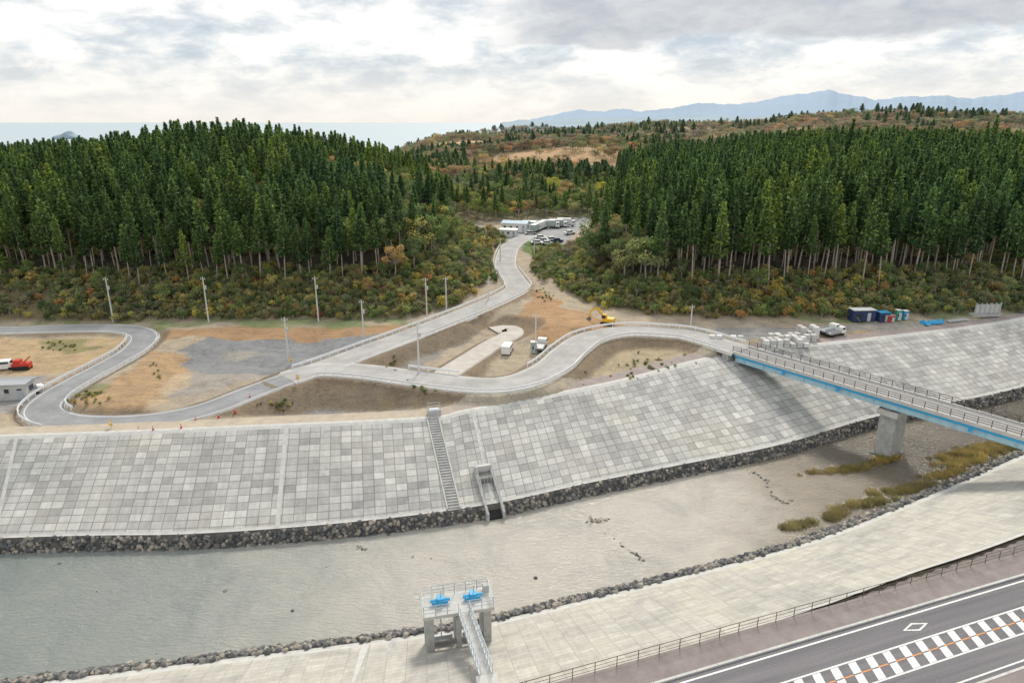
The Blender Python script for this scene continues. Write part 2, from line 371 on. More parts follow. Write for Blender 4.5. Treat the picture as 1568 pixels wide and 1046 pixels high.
# ------------------------------------------------------------------ water
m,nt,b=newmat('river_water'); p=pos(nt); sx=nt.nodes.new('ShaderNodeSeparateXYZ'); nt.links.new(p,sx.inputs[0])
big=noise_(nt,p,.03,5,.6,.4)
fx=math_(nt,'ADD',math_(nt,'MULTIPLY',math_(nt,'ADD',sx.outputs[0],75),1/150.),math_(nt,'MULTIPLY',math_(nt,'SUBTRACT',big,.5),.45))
c=ramp(nt,fx,[(.0,(.18,.215,.205)),(.24,(.27,.29,.27)),(.44,(.455,.43,.385)),(.66,(.47,.44,.385)),(.80,(.27,.235,.185)),(1.,(.095,.08,.06))])  # murky water tint, with sky sheen and dark bridge-side reflections painted in
mp=N(nt,'ShaderNodeMapping'); mp.inputs['Rotation'].default_value=(0,0,-.5); mp.inputs['Scale'].default_value=(.8,2.6,1); nt.links.new(p,mp.inputs[0])
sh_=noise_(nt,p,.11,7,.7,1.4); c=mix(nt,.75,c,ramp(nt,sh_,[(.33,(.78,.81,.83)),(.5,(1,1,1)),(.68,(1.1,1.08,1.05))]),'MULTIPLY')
w1=noise_(nt,mp.outputs[0],1.2,5,.62,.4)
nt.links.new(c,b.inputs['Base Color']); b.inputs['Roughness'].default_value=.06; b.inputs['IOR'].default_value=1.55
bump(nt,b,w1,1.,.27)
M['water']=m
wa=np.column_stack([nT,np.zeros(NL)]); wb=np.column_stack([fT,np.zeros(NL)])
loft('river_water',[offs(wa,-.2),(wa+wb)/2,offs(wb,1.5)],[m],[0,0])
m,nt,b=newmat('sea_water'); b.inputs['Base Color'].default_value=(.42,.50,.545,1); b.inputs['Roughness'].default_value=.5; b.inputs['Specular IOR Level'].default_value=.2
bump(nt,b,noise_(nt,pos(nt),.02,3,.6),.2,2)
mkobj('sea_water',[(-60000,430,-.5),(60000,430,-.5),(60000,70000,-.5),(-60000,70000,-.5)],[(0,1,2,3)],[m])
# ------------------------------------------------------------------ levees
rs=plain('rock_bed',(.13,.125,.115),.95,2,.4)
def lerp(a,b_,t): return a*(1-t)+b_*t
T3=z3(fT,1.8); C3=z3(fC,9.0)
lowT=z3(fT,-.6); lowT=offs(lowT,-1.0)
m,nt,b=newmat('crest_path'); p=pos(nt); sx=nt.nodes.new('ShaderNodeSeparateXYZ'); nt.links.new(p,sx.inputs[0])
mr=N(nt,'ShaderNodeMapRange'); nt.links.new(sx.outputs[0],mr.inputs[0]); mr.inputs[1].default_value=-14; mr.inputs[2].default_value=-5
c=mix(nt,mr.outputs[0],(.45,.39,.31),(.31,.265,.255)); c=mix(nt,.9,c,ramp(nt,noise_(nt,p,.6,7,.7),[(.3,(.78,.78,.78)),(.7,(1.18,1.16,1.12))]),'MULTIPLY'); nt.links.new(c,b.inputs['Base Color']); b.inputs['Roughness'].default_value=.95
loft('far_levee_slope',[lowT,offs(T3,-.25),T3,lerp(T3,C3,.02),lerp(T3,C3,.965),C3,offs(z3(fC,9.02),.6),offs(z3(fC,9.0),3.3)],
     [rs,M['levee'],M['conc_lt'],m],[0,2,2,1,2,2,3])
T3n=z3(nT,1.1); C3n=z3(nC,9.0)
loft('near_levee_slope',[offs(z3(nT,-.35),2.9),offs(T3n,.3),T3n,lerp(T3n,C3n,.03),lerp(T3n,C3n,.97),C3n],[rs,M['levee_near'],M['conc_lt']],[0,2,2,1,2])
def slopeband(name,xc,xt,w,mat,near=False):
    i=int(np.argmin(np.abs((nC if near else fC)[:,0]-xc))); j=int(np.argmin(np.abs((nT if near else fT)[:,0]-xt)))
    C=Vector((C3n if near else C3)[i]); T=Vector((T3n if near else T3)[j])
    dd=Vector(((fC if not near else nC)[i+1]-(fC if not near else nC)[i-1]).tolist()+[0]).normalized()*w/2
    nrm=Vector((0,0,.03))
    mkobj(name,[T-dd+nrm,T+dd+nrm,C+dd+nrm,C-dd+nrm],[(0,1,2,3)],[mat]); return T,C,dd
slopeband('levee_joint_strip',-33.5,-30.6,.6,M['conc_lt'])
slopeband('levee_joint_strip',-72,-66,.5,M['conc_lt'])
slopeband('levee_joint_strip',-12+6.0,-3.2,.45,M['conc_lt'])
T,C,dd=slopeband('stair_base',-12.4,-7.4,2.0,M['conc_md'])
mb=MB(); n=34; d1=dd.normalized()
for i in range(n):
    t=(i+.5)/n; q=T.lerp(C,t); run=(C-T)/n
    ang=math.atan2(d1.y,d1.x)
    mb.box((q.x,q.y,q.z+.02),(1.4,Vector((run.x,run.y,0)).length*.7,.2),'conc',r=ang)
for s_ in (-1,1):
    o=d1*s_*.88; mb.rbeam(T+o+Vector((0,0,.06)),C+o+Vector((0,0,.06)),.22,.2,'conc_lt')
mb.obj('levee_staircase')
slopeband('levee_joint_strip',-13.5,-14.5,.8,M['conc_lt'],True)
slopeband('levee_joint_strip',-12,-12.6,.5,M['conc'],True)
# sluice outlet in far levee
i0=int(np.argmin(np.abs(fT[:,0]+2.6))); Tq=Vector(T3[i0]); al=Vector((fT[i0+1]-fT[i0-1]).tolist()+[0]).normalized(); pr=Vector((-al.y,al.x,0))
mb=MB()
def L(a,b_,z): q=Tq+al*a+pr*b_; return (q.x,q.y,z)
for a in (-1.15,1.15): mb.hexa([L(a-.17,-1.8,-.5),L(a+.17,-1.8,-.5),L(a+.17,5,-.5),L(a-.17,5,-.5),L(a-.17,-1.8,1.2),L(a+.17,-1.8,1.2),L(a+.17,5,4.9),L(a-.17,5,4.9)],'conc')
mb.hexa([L(-1.3,4.6,-.5),L(1.3,4.6,-.5),L(1.3,5.2,-.5),L(-1.3,5.2,-.5),L(-1.3,4.6,5.1),L(1.3,4.6,5.1),L(1.3,5.2,5.1),L(-1.3,5.2,5.1)],'conc_lt')
mb.hexa([L(-.95,-1.5,.05),L(.95,-1.5,.05),L(.95,2.9,.05),L(-.95,2.9,.05),L(-.95,-1.5,.4),L(.95,-1.5,.4),L(.95,2.9,2.95),L(-.95,2.9,2.95)],'tyre')
mb.hexa([L(-.95,3.0,.05),L(.95,3.0,.05),L(.95,4.58,.05),L(-.95,4.58,.05),L(-.95,3.0,4.0),L(.95,3.0,4.0),L(.95,4.58,4.2),L(-.95,4.58,4.2)],'conc_dk')
for a in (-.8,-.3,.2,.7): mb.beam(L(a,2.95,.3),L(a,2.95,4.3),.05,'galv')
for a in (-1.15,1.15):
    for b_ in (.5,2,3.4,4.8): mb.beam(L(a,b_,2+b_*.55),L(a,b_,3.2+b_*.55),.035,'galv')
    mb.beam(L(a,.5,3.4),L(a,4.8,5.8),.04,'galv')
mb.obj('sluice_outlet')
# rocks
def coll(name): return bpy.data.collections.new(name)
def scatter(name,pts,rot,scl,idx_,collection):
    me=bpy.data.meshes.new(name); n=len(pts); me.vertices.add(n); me.vertices.foreach_set('co',np.asarray(pts,float).ravel())
    a=me.attributes.new('rot','FLOAT_VECTOR','POINT'); a.data.foreach_set('vector',np.asarray(rot,float).ravel())
    a=me.attributes.new('scl','FLOAT_VECTOR','POINT'); a.data.foreach_set('vector',np.asarray(scl,float).ravel())
    a=me.attributes.new('vidx','INT','POINT'); a.data.foreach_set('value',np.asarray(idx_,dtype=np.int32))
    ob=bpy.data.objects.new(name,me); scene.collection.objects.link(ob)
    ng=bpy.data.node_groups.new(name+'_gn','GeometryNodeTree')
    ng.interface.new_socket('Geometry',in_out='INPUT',socket_type='NodeSocketGeometry'); ng.interface.new_socket('Geometry',in_out='OUTPUT',socket_type='NodeSocketGeometry')
    gi=ng.nodes.new('NodeGroupInput'); go=ng.nodes.new('NodeGroupOutput'); ip=ng.nodes.new('GeometryNodeInstanceOnPoints')
    ci=ng.nodes.new('GeometryNodeCollectionInfo'); ci.inputs['Collection'].default_value=collection
    ci.inputs['Separate Children'].default_value=True; ci.inputs['Reset Children'].default_value=True
    def att(nm,t):
        q=ng.nodes.new('GeometryNodeInputNamedAttribute'); q.data_type=t; q.inputs['Name'].default_value=nm
        return [o for o in q.outputs if o.enabled and o.name=='Attribute'][0]
    er=ng.nodes.new('FunctionNodeEulerToRotation')
    lk=ng.links.new
    lk(gi.outputs[0],ip.inputs['Points']); lk(ci.outputs[0],ip.inputs['Instance']); ip.inputs['Pick Instance'].default_value=True
    lk(att('vidx','INT'),ip.inputs['Instance Index']); lk(att('rot','FLOAT_VECTOR'),er.inputs[0]); lk(er.outputs[0],ip.inputs['Rotation'])
    lk(att('scl','FLOAT_VECTOR'),ip.inputs['Scale']); lk(ip.outputs[0],go.inputs[0])
    md=ob.modifiers.new('scatter','NODES'); md.node_group=ng
    return ob
m,nt,b=newmat('rock_stone'); oi=nt.nodes.new('ShaderNodeObjectInfo')
c=ramp(nt,oi.outputs['Random'],[(0,(.07,.075,.08)),(.45,(.15,.15,.15)),(.75,(.27,.25,.22)),(1,(.43,.38,.31))])
c=mix(nt,.7,c,ramp(nt,noise_(nt,pos(nt),4,5,.7),[(.3,(.6,.6,.6)),(.7,(1.3,1.3,1.3))]),'MULTIPLY'); nt.links.new(c,b.inputs['Base Color']); b.inputs['Roughness'].default_value=.9
rockm=m
rc=coll('rock_variants')
for k in range(5):
    bm=bmesh.new(); bmesh.ops.create_icosphere(bm,subdivisions=2,radius=1)
    ph=rng.uniform(0,6,6)
    for v in bm.verts:
        q=v.co; f=1+.18*math.sin(3*q.x+ph[0])*math.cos(2.5*q.y+ph[1])+.12*math.sin(5*q.z+ph[2]); v.co=Vector((q.x*f*1.15,q.y*f,q.z*f*.75))
        for ax in range(3):
            v.co[ax]=max(-.75,min(.78,v.co[ax]))
    me=bpy.data.meshes.new('rock%d'%k); bm.to_mesh(me); bm.free(); me.materials.append(rockm); rc.objects.link(bpy.data.objects.new('rock%d'%k,me))
def rockband(name,top,bot,per,skip=None,rmin=.22,rmax=.5):
    n=len(top); seg=np.linalg.norm(np.diff(top,axis=0),axis=1).sum(); cnt=int(seg*per)
    t=rng.uniform(0,n-1.001,cnt); i=t.astype(int); f=(t-i)[:,None]
    a=top[i]*(1-f)+top[i+1]*f; b_=bot[i]*(1-f)+bot[i+1]*f; w=rng.uniform(0,1,cnt)[:,None]
    p_=a*(1-w)+b_*w
    keep=(np.abs(p_[:,0])<150)
    if skip is not None: keep&=~((p_[:,0]>skip[0])&(p_[:,0]<skip[1]))
    p_=p_[keep]; k=len(p_); s=rng.uniform(rmin,rmax,k)
    scatter(name,p_,rng.uniform(0,6.28,(k,3)),np.stack([s,s,s],1),rng.integers(0,5,k),rc)
rockband('rock_revetment',offs(z3(fT,1.65),-.3),offs(z3(fT,-.2),-1.05),14,(Tq.x-1.1,Tq.x+1.3),.18,.40)
rockband('rock_revetment',offs(z3(nT,1.15),.35),offs(z3(nT,.04),2.4),16,None,.2,.42)
# ------------------------------------------------------------------ roads
for n_,k,mt,dz in (('west_access_road','A1','road_gr',.03),('north_access_road','A2','road_lt',.05),('bridge_approach_road','B','road_lt',.07),('gravel_track','C','road_dirt',.09)):
    l=RL[k].copy(); l[:,2]+=dz; h=HW[k]
    lo=offs(l,-h-.35); hi=offs(l,h+.35); lo[:,2]-=.45; hi[:,2]-=.45
    loft(n_,[lo,offs(l,-h),l,offs(l,h),hi],[M[mt],M['conc_lt'] if k!='C' else M['road_dirt']],[1,0,0,1],vs=[-h-1,-h,0,h,h+1])
def guardrail(name,line,side,s0,s1):
    l=offs(line,side); n=len(l); l=l[int(s0*n):int(s1*n)]
    mb=MB()
    for i in range(len(l)-1):
        a=l[i];b_=l[i+1]
        mb.rbeam((a[0],a[1],a[2]+.68),(b_[0],b_[1],b_[2]+.68),.09,.38,'rail')
        if i%2==0: mb.box((a[0],a[1],a[2]+.4),(.14,.14,.9),'rail')
    mb.obj(name)
guardrail('guardrail',RL['B'],-3.7,.04,.985); guardrail('guardrail',RL['B'],3.7,.20,.30); guardrail('guardrail',RL['B'],3.7,.47,.985)
guardrail('guardrail',RL['A2'],-3.4,.20,.62); guardrail('guardrail',RL['A2'],3.4,.02,.60); guardrail('guardrail',RL['A2'],3.4,.62,.85)
guardrail('guardrail',RL['A1'],-3.2,.38,.72); guardrail('guardrail',RL['A1'],3.2,.40,.70)
# ------------------------------------------------------------------ bridge
bs=Vector((44.5,124.6,0)); bd=Vector((.613,-.79,0)).normalized(); bn=Vector((.79,.613,0)).normalized(); BL=66
def Bp(s,l,z): q=bs+bd*s+bn*l; return (q.x,q.y,z)
mb=MB()
def bbox(s0,s1,l0,l1,z0,z1,k): mb.hexa([Bp(s0,l0,z0),Bp(s1,l0,z0),Bp(s1,l1,z0),Bp(s0,l1,z0),Bp(s0,l0,z1),Bp(s1,l0,z1),Bp(s1,l1,z1),Bp(s0,l1,z1)],k)
bbox(-1,BL,-2.5,2.5,9.95,10.2,'deck')
for l in (-2.75,2.5):
    bbox(-1,BL,l,l+.25,9.85,10.42,'conc_lt')
for l in (-2.3,-.15,1.9):
    bbox(0,BL,l,l+.06,8.6,9.93,'ltblue'); bbox(0,BL,l-.18,l+.24,8.5,8.6,'ltblue'); 
bbox(0,BL,-2.66,-2.5,9.4,9.84,'blue'); bbox(0,BL,2.5,2.62,9.5,9.84,'blue')
for s in range(2,BL,4):
    bbox(s,s+.12,-2.22,1.88,8.7,9.7,'ltblue'); bbox(s+.02,s+.1,-2.5,-2.35,8.62,9.4,'ltblue')
for side in (-2.62,2.62):
    for s in np.arange(-.5,BL,1.8): mb.beam(Bp(s,side,10.4),Bp(s,side,11.45),.055,'black')
    for zz in (10.75,11.1,11.45): mb.beam(Bp(-.5,side,zz),Bp(BL,side,zz),.05,'black')
bbox(-2.2,.6,-3.4,3.4,5.5,8.45,'conc'); bbox(-2.2,-.9,-3.4,3.4,8.45,9.9,'conc')
bbox(27.3,29.9,-1.9,1.9,-1.5,7.2,'conc'); bbox(27.0,30.2,-2.7,2.7,7.2,8.1,'conc_lt')
bbox(26.8,30.4,-2.3,2.3,-1.5,.15,'conc_dk')
for l in (-2.2,0,2): bbox(28.2,29,l-.3,l+.3,8.1,8.5,'conc_dk')
for q in (10,20,40,50): bbox(q,q+.5,-2.85,-2.67,8.9,9.5,'blue')
mb.obj('river_bridge')
# ------------------------------------------------------------------ foreground road
O=Vector((13.5,43.9,0)); A_=math.radians(19.3); fd=Vector((math.cos(A_),math.sin(A_),0)); fn=Vector((math.sin(A_),-math.cos(A_),0))
def R(s,l,z): q=O+fd*s+fn*l; return (q.x,q.y,z)
def sheet(name,s0,s1,l0,l1,z,mat,thick=None):
    mkobj(name,[R(s0,l0,z),R(s1,l0,z),R(s1,l1,z),R(s0,l1,z)],[(3,2,1,0)],[mat])
m,nt,b=newmat('highway_asphalt'); p=pos(nt); mp=N(nt,'ShaderNodeMapping'); mp.inputs['Rotation'].default_value=(0,0,-A_); nt.links.new(p,mp.inputs[0])
mq=N(nt,'ShaderNodeMapping'); mq.inputs['Scale'].default_value=(.04,1.3,1); nt.links.new(mp.outputs[0],mq.inputs[0])
c=ramp(nt,noise_(nt,mq.outputs[0],1,5,.6),[(.3,(.135,.13,.14)),(.7,(.21,.20,.21))]); c=mix(nt,.7,c,ramp(nt,noise_(nt,p,6,4,.7),[(.3,(.8,.8,.8)),(.7,(1.2,1.2,1.2))]),'MULTIPLY'); nt.links.new(c,b.inputs['Base Color']); b.inputs['Roughness'].default_value=.9
sheet('highway_asphalt',-80,160,-.5,7.9,9.02,m)
mb=MB()
def rb(s0,s1,l0,l1,z0,z1,k): mb.hexa([R(s0,l1,z0),R(s1,l1,z0),R(s1,l0,z0),R(s0,l0,z0),R(s0,l1,z1),R(s1,l1,z1),R(s1,l0,z1),R(s0,l0,z1)],k)
for s in np.arange(-40,100,2.0): rb(s,s+1.97,-.72,-.5,8.9,9.18,'conc_lt'); rb(s,s+1.97,7.9,8.12,8.9,9.18,'conc_lt')
rb(-80,160,-3.3,-.725,8.9,9.15,'asph_br'); rb(-80,160,8.125,11,8.9,9.15,'asph_br')
mb.obj('sidewalk_and_kerb')
mb=MB(); zz=9.03
def rs_(s0,s1,l0,l1,k,sh=0):
    b_=len(mb.v); mb.v+=[R(s0+sh,l1,zz),R(s1+sh,l1,zz),R(s1,l0,zz),R(s0,l0,zz)]; mb.f.append((b_,b_+1,b_+2,b_+3)); mb.m.append(mb.mi(k))
rs_(-60,140,-.1,.07,'wpaint'); rs_(-60,140,2.6,2.76,'wpaint'); rs_(-60,140,5.05,5.2,'wpaint'); rs_(-60,140,7.3,7.45,'wpaint')
s=-30
while s<100:
    rs_(s,s+.8,2.80,3.86,'wpaint',-.4); rs_(s-.45,s+.35,3.98,5.02,'wpaint',-.4); s+=1.85
s=-30
while s<100: rs_(s+.3,s+1.35,3.87,3.97,'orange'); s+=1.85
def dia(sc,lc,a,b_,t):
    pts=[(sc-a,lc),(sc,lc-b_),(sc+a,lc),(sc,lc+b_)]; inn=[(sc-a+t*2.4,lc),(sc,lc-b_+t),(sc+a-t*2.4,lc),(sc,lc+b_-t)]
    for i in range(4):
        j=(i+1)%4; q=len(mb.v); mb.v+=[R(*pts[i],zz),R(*pts[j],zz),R(*inn[j],zz),R(*inn[i],zz)]; mb.f.append((q,q+1,q+2,q+3)); mb.m.append(mb.mi('wpaint'))
dia(23.5,1.35,1.5,.5,.17)
mb.obj('road_markings')
mb=MB()
for s in np.arange(-40,70,2.0): mb.beam(R(s,-3.2,9.1),R(s,-3.2,10.2),.035,'brownrail')
for q in (9.45,9.8,10.18): mb.beam(R(-40,-3.2,q),R(70,-3.2,q),.02 if q<10 else .03,'brownrail')
mb.obj('pedestrian_fence')
# ------------------------------------------------------------------ water gate
mb=MB(); W_,D_=6.4,2.6
for x in (-W_/2+.4,0,W_/2-.4):
    for y in (-D_/2+.35,D_/2-.35):
        if x==0: mb.box((x,y,3),(.5,.5,5.6),'conc')
        else: mb.box((x,y,3.1),(.75,.75,6.2),'conc')
mb.box((0,0,6.35),(W_+.5,D_+.5,.35),'conc_lt')
mb.box((-W_/2+.4,0,5.6),(.5,D_-1.4,.6),'conc'); mb.box((W_/2-.4,0,5.6),(.5,D_-1.4,.6),'conc')
mb.box((0,-D_/2+.3,2.9),(W_-1.5,.25,.5),'conc_dk'); mb.box((0,0,-.3),(W_+.8,D_+1.4,1.3),'conc_lt')
for x in (-1.6,1.6):
    mb.box((x,.1,1.4),(2.2,.12,2.8),'galv'); mb.beam((x,.1,2.8),(x,.1,6.8),.06,'galv')
    mb.box((x,.1,6.75),(1.5,.55,.45),'blue'); mb.box((x,.1,7.1),(.55,.8,.5),'blue'); mb.beam((x-.95,.1,6.95),(x+.95,.1,6.95),.16,'blue',8)
    mb.beam((x+.1,.1,7.3),(x+.1,.1,8.1),.05,'galv')
for x in np.linspace(-W_/2-.15,W_/2+.15,7):
    for y in (-D_/2-.15,D_/2+.15):
        if y<0 and abs(x+.2)<.8: continue
        mb.beam((x,y,6.5),(x,y,7.65),.045,'galv')
for z_ in (6.9,7.3,7.65):
    mb.beam((-W_/2-.15,D_/2+.15,z_),(W_/2+.15,D_/2+.15,z_),.035,'galv')
    mb.beam((-W_/2-.15,-D_/2-.15,z_),(-.75,-D_/2-.15,z_),.035,'galv'); mb.beam((.75,-D_/2-.15,z_),(W_/2+.15,-D_/2-.15,z_),.035,'galv')
    for x in (-W_/2-.15,W_/2+.15): mb.beam((x,-D_/2-.15,z_),(x,D_/2+.15,z_),.035,'galv')
mb.box((W_/2-.1,D_/2-.2,6.9),(.6,.6,.75),'conc_lt')
w0=Vector((0.5,-D_/2-.2,6.45)); w1=Vector((.9,-10.6,7.4))
mb.rbeam(w0,w1,.95,.1,'conc')
for sx_ in (-.52,.52):
    o=Vector((sx_,0,0)); mb.rbeam(w0+o+Vector((0,0,-.1)),w1+o+Vector((0,0,-.1)),.1,.4,'galv')
    for h in (.45,.8,1.15): mb.beam(w0+o+Vector((0,0,h)),w1+o+Vector((0,0,h)),.035,'galv')
    for i in range(12):
        q=w0.lerp(w1,i/11)+o; mb.beam(q,q+Vector((0,0,1.15)),.035,'galv')
mb.box((.9,-11.2,6.6),(1.8,1.2,1.7),'conc_lt')
mb.obj('water_gate',(-5.4,55.7,.9),math.radians(13))
# ------------------------------------------------------------------ vegetation
def leafmesh(name,C,S,sh,trunk,mats,flat=.0):
    n=len(C); a=rng.normal(size=(n,3)); a/=np.linalg.norm(a,axis=1)[:,None]; b_=rng.normal(size=(n,3)); b_-=a*(a*b_).sum(1)[:,None]; b_/=np.linalg.norm(b_,axis=1)[:,None]
    S=S[:,None]; q=rng.uniform(.45,.9,(n,1))
    V=np.stack([C-a*S,C-b_*S*q,C+a*S,C+b_*S*q],1).reshape(-1,3); F=np.arange(4*n).reshape(n,4)
    V=list(map(tuple,V)); F=list(map(tuple,F)); MI=[0]*n; shv=list(np.repeat(sh,4))
    for (p1,p2,r1,r2) in trunk:
        t=MB(); t.beam(p1,p2,r1,'bark',6,r2); off=len(V); V+=t.v; F+=[tuple(off+i for i in f) for f in t.f]; MI+=[1]*len(t.f); shv+=[.5]*len(t.v)
    ob=mkobj(name,V,F,mats,MI,link=False); at=ob.data.attributes.new('sh','FLOAT','POINT'); at.data.foreach_set('value',np.array(shv,float)); return ob
def folmat(name,dark,light,ramps=None,warm=1.):
    m,nt,b=newmat(name); at=N(nt,'ShaderNodeAttribute',attribute_name='sh'); oi=nt.nodes.new('ShaderNodeObjectInfo')  # sh paints crown shade: inner and lower sprays dark, sunlit tips light
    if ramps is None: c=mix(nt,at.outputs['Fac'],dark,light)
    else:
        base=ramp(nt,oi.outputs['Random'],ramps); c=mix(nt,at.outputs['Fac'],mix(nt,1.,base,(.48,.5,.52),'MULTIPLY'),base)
    vr=ramp(nt,noise_(nt,oi.outputs['Location'],.022,3,.6),[(.35,(.76,.86,.95)),(.65,(1.0+.35*warm,1.0+.2*warm,1-.15*warm))])
    c=mix(nt,.95,c,vr,'MULTIPLY')
    rr=math_(nt,'FRACT',math_(nt,'MULTIPLY',oi.outputs['Random'],17.3))
    hi_=(1.9,1.5,1.05) if ramps is None else (1.35,1.35,1.2)
    c=mix(nt,1.,c,ramp(nt,rr,[(0,(.55,.62,.64)),(.55,(1.0,1.0,1)),(.85,(1.2,1.18,1.05)),(1,hi_)]),'MULTIPLY')
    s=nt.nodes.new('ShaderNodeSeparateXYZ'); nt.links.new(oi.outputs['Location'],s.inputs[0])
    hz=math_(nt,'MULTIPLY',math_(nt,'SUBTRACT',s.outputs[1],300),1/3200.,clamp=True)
    c=mix(nt,hz,c,(.42,.48,.52))  # aerial haze mixed into the leaf colour, stronger farther along world Y
    nt.links.new(c,b.inputs['Base Color']); b.inputs['Roughness'].default_value=.7; b.inputs['Specular IOR Level'].default_value=.3
    tr=nt.nodes.new('ShaderNodeBsdfTranslucent'); nt.links.new(c,tr.inputs[0]); ms=nt.nodes.new('ShaderNodeMixShader'); ms.inputs[0].default_value=.4
    nt.links.new(b.outputs[0],ms.inputs[1]); nt.links.new(tr.outputs[0],ms.inputs[2]); nt.links.new(ms.outputs[0],nt.nodes['Material Output'].inputs[0])
    return m
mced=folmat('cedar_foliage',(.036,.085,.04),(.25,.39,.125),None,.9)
mdec=folmat('deciduous_foliage',None,None,[(0,(.24,.31,.10)),(.3,(.36,.40,.14)),(.55,(.52,.47,.18)),(.72,(.58,.43,.2)),(.85,(.56,.34,.17)),(.93,(.44,.38,.3)),(1,(.68,.58,.13))],.4)
mfar=folmat('autumn_hill_foliage',None,None,[(0,(.28,.27,.11)),(.2,(.42,.36,.16)),(.45,(.60,.38,.19)),(.7,(.60,.31,.16)),(.88,(.46,.34,.26)),(1,(.66,.48,.16))],.4)
mgrn=folmat('broadleaf_foliage',None,None,[(0,(.18,.28,.09)),(.5,(.30,.38,.14)),(.8,(.42,.44,.22)),(1,(.50,.46,.18))],.5)
mscr=folmat('scrub_foliage',None,None,[(0,(.22,.32,.10)),(.4,(.36,.40,.15)),(.62,(.42,.37,.22)),(.8,(.66,.60,.16)),(.95,(.60,.44,.16)),(1,(.58,.24,.12))],.3)
mgin=folmat('ginkgo_foliage',None,None,[(0,(.62,.62,.10)),(1,(.6,.6,.1))])
mreed=folmat('reed_foliage',None,None,[(0,(.54,.43,.22)),(.6,(.42,.35,.18)),(1,(.32,.30,.13))])
cc=coll('cedar_variants')
for k in range(6):
    Hh=20.; h0=Hh*[.42,.36,.48,.40,.33,.5][k]; R0=[2.3,2.6,2.1,2.4,2.7,2.0][k]; n=190; C=[];S=[];sh=[]
    for i in range(n):
        t=(i/n)**.85; h=h0+(Hh-h0)*t; prof_=R0*min(1,(t+.06)*5)*(1-t)**.8+.10; a=i*2.399+rng.uniform(-.4,.4); r=prof_*rng.uniform(.6,1.15)*(1+.18*math.sin(3*a+k))
        cl=rng.uniform(.0,1)
        for j in range(4):
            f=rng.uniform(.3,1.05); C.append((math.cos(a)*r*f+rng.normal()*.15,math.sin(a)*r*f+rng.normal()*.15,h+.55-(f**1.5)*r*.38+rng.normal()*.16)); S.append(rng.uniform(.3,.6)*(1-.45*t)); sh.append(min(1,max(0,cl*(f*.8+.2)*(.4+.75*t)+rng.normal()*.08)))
    for j in range(8): C.append((rng.normal()*.06,rng.normal()*.06,Hh+.2-j*.14)); S.append(.24); sh.append(.95)
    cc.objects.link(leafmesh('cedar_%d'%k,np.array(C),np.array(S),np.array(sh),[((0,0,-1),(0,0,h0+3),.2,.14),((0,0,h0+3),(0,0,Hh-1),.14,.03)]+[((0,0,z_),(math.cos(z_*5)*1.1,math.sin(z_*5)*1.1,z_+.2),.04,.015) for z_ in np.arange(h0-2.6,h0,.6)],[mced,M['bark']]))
def broad(name,mat,Hh=12.,R0=4.,nb=13,per=80,link=None,seed=0):
    r_=np.random.default_rng(seed); C=[];S=[];sh=[];tr=[((0,0,-1),(.2,0,Hh*.4),.24,.15)]
    for i in range(nb):
        a=i*2.4+r_.uniform(-.5,.5); rr=R0*math.sqrt(r_.uniform(.02,.75)); h=Hh*r_.uniform(.48,.86)-rr*.25; cr=r_.uniform(1.1,1.9)*R0/4; c0=np.array([math.cos(a)*rr,math.sin(a)*rr,h])
        tr.append(((.2,0,Hh*.35),tuple(c0),.1,.03)); cl=r_.uniform(.15,.85)
        for j in range(per):
            d=r_.normal(size=3); d/=np.linalg.norm(d); q=r_.uniform(.55,1.08)
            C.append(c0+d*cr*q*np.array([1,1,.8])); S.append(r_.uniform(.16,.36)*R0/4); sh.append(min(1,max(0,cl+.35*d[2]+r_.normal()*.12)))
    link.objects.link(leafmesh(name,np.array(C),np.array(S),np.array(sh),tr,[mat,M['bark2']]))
dc=coll('deciduous_variants'); gc=coll('broadleaf_variants'); kc=coll('ginkgo_variants'); fc_=coll('autumn_hill_variants')
for k in range(4): broad('decid_%d'%k,mdec,link=dc,seed=k); broad('broadl_%d'%k,mgrn,link=gc,seed=10+k); broad('hill_%d'%k,mfar,per=60,link=fc_,seed=20+k)
broad('ginkgo',mgin,14.,3.2,link=kc,seed=30)
bc=coll('scrub_variants')
for k in range(5):
    C=[];S=[];sh=[];tr=[]
    for i in range(7):
        a=rng.uniform(0,6.28); rr=rng.uniform(0,.9); h=rng.uniform(.5,1.7); tr.append(((0,0,-.3),(math.cos(a)*rr,math.sin(a)*rr,h+.7),.05,.015)); cl=rng.uniform(.1,.9)
        for j in range(40):
            d=rng.normal(size=3); d/=np.linalg.norm(d); q=rng.uniform(.3,1); C.append((math.cos(a)*rr+d[0]*.65*q,math.sin(a)*rr+d[1]*.65*q,h+d[2]*.6*q)); S.append(rng.uniform(.09,.2)); sh.append(min(1,max(0,cl+.3*d[2])))
    bc.objects.link(leafmesh('scrub_%d'%k,np.array(C),np.array(S),np.array(sh),tr,[mscr,M['bark2']]))
ec=coll('reed_variants')
for k in range(3):
    V=[];F=[]
    for i in range(90):
        a=rng.uniform(0,6.28); r=rng.uniform(0,1.1); x,y=math.cos(a)*r,math.sin(a)*r; h=rng.uniform(.3,.8); b_=len(V); dx,dy=rng.normal()*.2,rng.normal()*.2; w=.05
        V+=[(x-w,y,0),(x+w,y,0),(x+dx,y+dy,h)]; F.append((b_,b_+1,b_+2))
    o=mkobj('reed_%d'%k,V,F,[mreed],link=False); at=o.data.attributes.new('sh','FLOAT','POINT'); at.data.foreach_set('value',np.tile([.4,.4,1.],90)); ec.objects.link(o)
def jit(x0,x1,y0,y1,sp_):
    gx=np.arange(x0,x1,sp_); gy_=np.arange(y0,y1,sp_); a,b_=np.meshgrid(gx,gy_); a=a+rng.uniform(-.42,.42,a.shape)*sp_; b_=b_+rng.uniform(-.42,.42,a.shape)*sp_
    return a.ravel(),b_.ravel()
